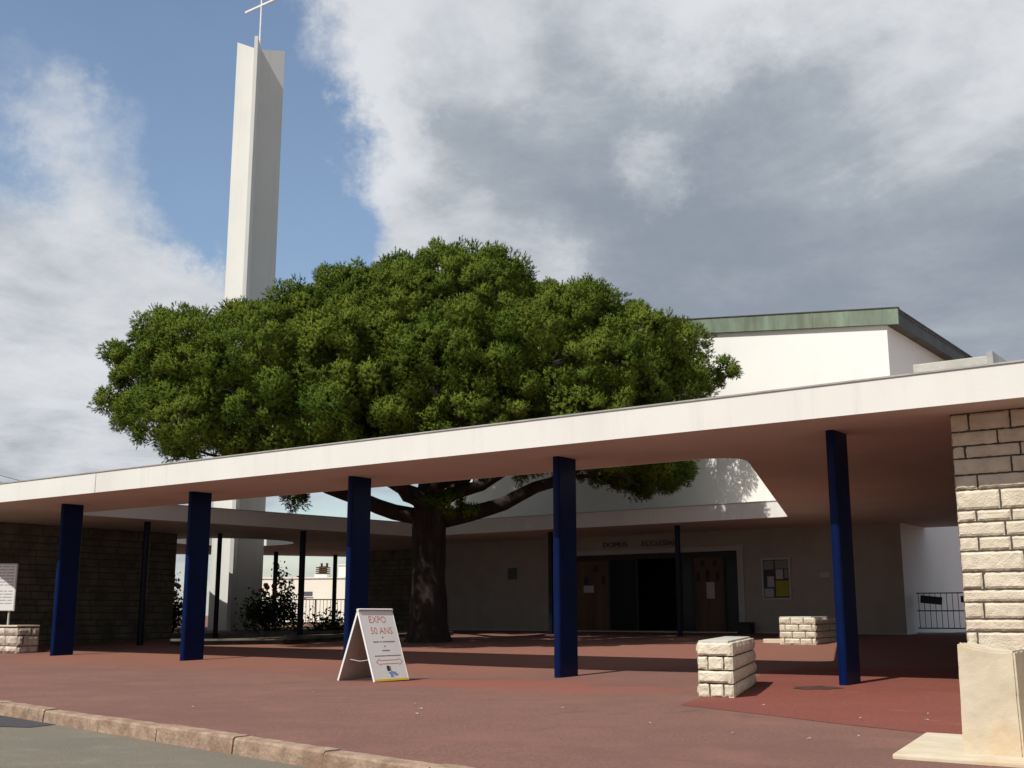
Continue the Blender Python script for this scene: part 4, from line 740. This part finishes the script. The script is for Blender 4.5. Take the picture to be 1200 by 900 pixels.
hs_ = thing('flat_roofed_house', 'distant cream flat roofed house seen between the slender columns', 'house', (-50, 50, -.1))
HU = Vector((.92, .392, 0)); HV = Vector((-.392, .92, 0)); H0 = Vector((-54.98, 47.83, 0))
def hbox(mb, u0, u1, v0, v1, z0, z1):
    q = [H0 + HU * a + HV * b for a, b in ((u0, v0), (u1, v0), (u1, v1), (u0, v1))]; mb.prism([(p.x, p.y) for p in q], z0, z1)
mb = MB(); hbox(mb, 0, 16, 0, 9, -.13, 2.98); mb.build('wall', M['cream_wall'], hs_)
mb = MB(); hbox(mb, 5.45, 16, 1.2, 9, 2.982, 3.72); mb.build('upper_storey', M['cream_wall'], hs_)
mb = MB(); hbox(mb, -.06, 16.06, -.06, 9.06, 2.90, 2.978); hbox(mb, 5.4, 16.06, 1.14, 9.06, 3.722, 3.77); mb.build('parapet', M['white_paint'], hs_)
mb = MB(); hbox(mb, 3.75, 4.3, -.03, .03, 1.84, 2.12); wn_ = mb.build('window', M['plaque'], hs_); mb = MB(); hbox(mb, 3.70, 4.35, -.06, -.031, 1.80, 1.838); sub(mb.build('window_sill', M['white_paint']), wn_)
mb = MB(); hbox(mb, 8.1, 8.8, 1.14, 1.2, 3.05, 3.55); mb.build('window', M['plaque'], hs_)
ch_ = MB(); hbox(ch_, 4.15, 4.95, .6, 1.3, 2.982, 3.16); chm = ch_.build('chimney', M['white_paint'], hs_)
mb = MB()
for i in range(4): hbox(mb, 4.2, 4.9, .65, 1.25, 3.18 + i * .12, 3.25 + i * .12)
hbox(mb, 4.35, 4.75, .8, 1.1, 3.16, 3.66); sub(mb.build('louvre', M['wood']), chm)
for u in (4.45, 4.8): mb = MB(); p = H0 + HU * u + HV * .95; mb.tube([(p.x, p.y, 3.6), (p.x, p.y, 3.85)], .07, 8); sub(mb.build('chimney_pot', M['dark_metal']), chm)
ms = thing('mast', 'thin red and white mast beyond the left stone wall', 'mast', (-49.7, 38, -.1))
for i in range(8):
    mb = MB(); mb.tube([(-49.76, 37.96, -.13 + i * .6), (-49.76, 37.96, .47 + i * .6)], .06, 8); mb.build('mast_section', M['red_paint' if i % 2 else 'steel_white'], ms)
for dz in (0, -.35):
    a, b = Vector((-62, 29.2, 9.75 + dz)), Vector((-46, 40.5, 5.2 + dz)); pts = [a.lerp(b, i / 16) + Vector((0, 0, -.5 * (1 - (2 * i / 16 - 1) ** 2))) for i in range(17)]
    mb = MB(); mb.tube([tuple(p) for p in pts], .016, 5); tag(settle(mb.build('overhead_cable', M['dark_metal']), tuple(pts[8])), ('upper' if dz == 0 else 'lower') + ' thin dark overhead cable crossing the sky at far left', 'cable', 'overhead cables')

# gate at the right end of the church
gt = thing('metal_gate', 'low dark bar gate with a plate beside the church side wall', 'gate', (-7.6, 28, .35))
for z in (.46, .86, 1.27): mb = MB(); mb.tube([(-8.55, 28.0, z), (-4.5, 28.0, z)], .013, 6); mb.build('gate_rail', M['dark_metal'], gt)
for i in range(31):
    mb = MB(); x = -8.5 + i * .13; mb.tube([(x, 28.0, .46), (x, 28.0, 1.27)], .008, 5); mb.build('gate_bar', M['dark_metal'], gt)
G9 = -9.38
mb = MB(); mb.box(-8.45, -7.95, 27.975, 27.985, 1.02, 1.20, Matrix.Translation((-8.2, 0, 1.1)) @ Matrix.Rotation(R(6), 4, 'Y') @ Matrix.Translation((8.2, 0, -1.1))); mb.build('gate_plate', M['dark_metal'], gt)
mb = MB(); mb.box(-7.52, -7.42, 27.96, 28.03, 1.05, 1.20); mb.tube([(-7.44, 27.95, 1.14), (-7.33, 27.95, 1.15)], .010, 6); mb.build('lock', M['dark_metal'], gt)
mb = MB(); mb.box(-8.55, -4.5, 27.9, 28.2, -.1, .36); tag(settle(mb.build('garden_wall', M['concrete_grey'], bevel=.01), (-6.5, 28, -.1)), 'dark low wall under the bar gate', 'wall')
mb = MB(); mb.box(-4.5, 8, 29.3, 29.7, -.1, 3.2); tag(settle(mb.build('boundary_wall', M['white_paint']), (1.5, 29.5, -.1)), 'white boundary wall right of the bar gate', 'wall')

# ------------------------------------------------------------------ small litter
for i, (s, n) in enumerate([(-6.9, 8.0), (-6.5, 7.6), (-4.35, 9.7), (-3.2, 8.9), (-2.9, 9.6), (-2.75, 9.05), (-3.5, 7.3), (-2.75, 7.6), (-2.95, 7.25), (-4.3, 7.6), (-5.6, 8.4), (-8.2, 6.6), (-15.6, 11.0), (-14.5, 14.9), (-6.2, 7.2), (-8.8, 8.6)]):
    r1 = random.Random(i); mb = MB(); a = r1.uniform(0, 6); l, w2 = r1.uniform(.006, .018), r1.uniform(.004, .009); z = ground_z(s, n)
    dx, dy = math.cos(a), math.sin(a)
    P4 = [(s - dx * l - dy * w2, n - dy * l + dx * w2, z + .004), (s + dx * l - dy * w2, n + dy * l + dx * w2, z + .010), (s + dx * l + dy * w2, n + dy * l - dx * w2, z + .004), (s - dx * l + dy * w2, n - dy * l - dx * w2, z + .008)]
    mb.add(P4 + [(p[0], p[1], p[2] + .003) for p in P4], [(3, 2, 1, 0), (4, 5, 6, 7), (0, 1, 5, 4), (1, 2, 6, 5), (2, 3, 7, 6), (3, 0, 4, 7)])
    tag(settle(mb.build('litter_scrap', M['paper']), (s, n, z)), 'tiny white scrap of litter lying on the red pavement', 'litter', 'scraps of litter on the pavement')
gr = MB(); rr = random.Random(77)
for i in range(5000):
    x, y = rr.uniform(-1.25, 3.0), rr.uniform(8.0, 12.3)
    z = ground_z(x, y); a = rr.uniform(0, 6.28); h = rr.uniform(.04, .11); dx, dy = math.cos(a) * .004, math.sin(a) * .004
    gr.add([(x - dx, y - dy, z), (x + dx, y + dy, z), (x + rr.uniform(-.03, .03), y + rr.uniform(-.03, .03), z + h)], [(0, 1, 2)])
go = gr.build('lawn', M['grass']); go['kind'] = 'stuff'; go['label'] = 'short green grass behind the concrete posts'
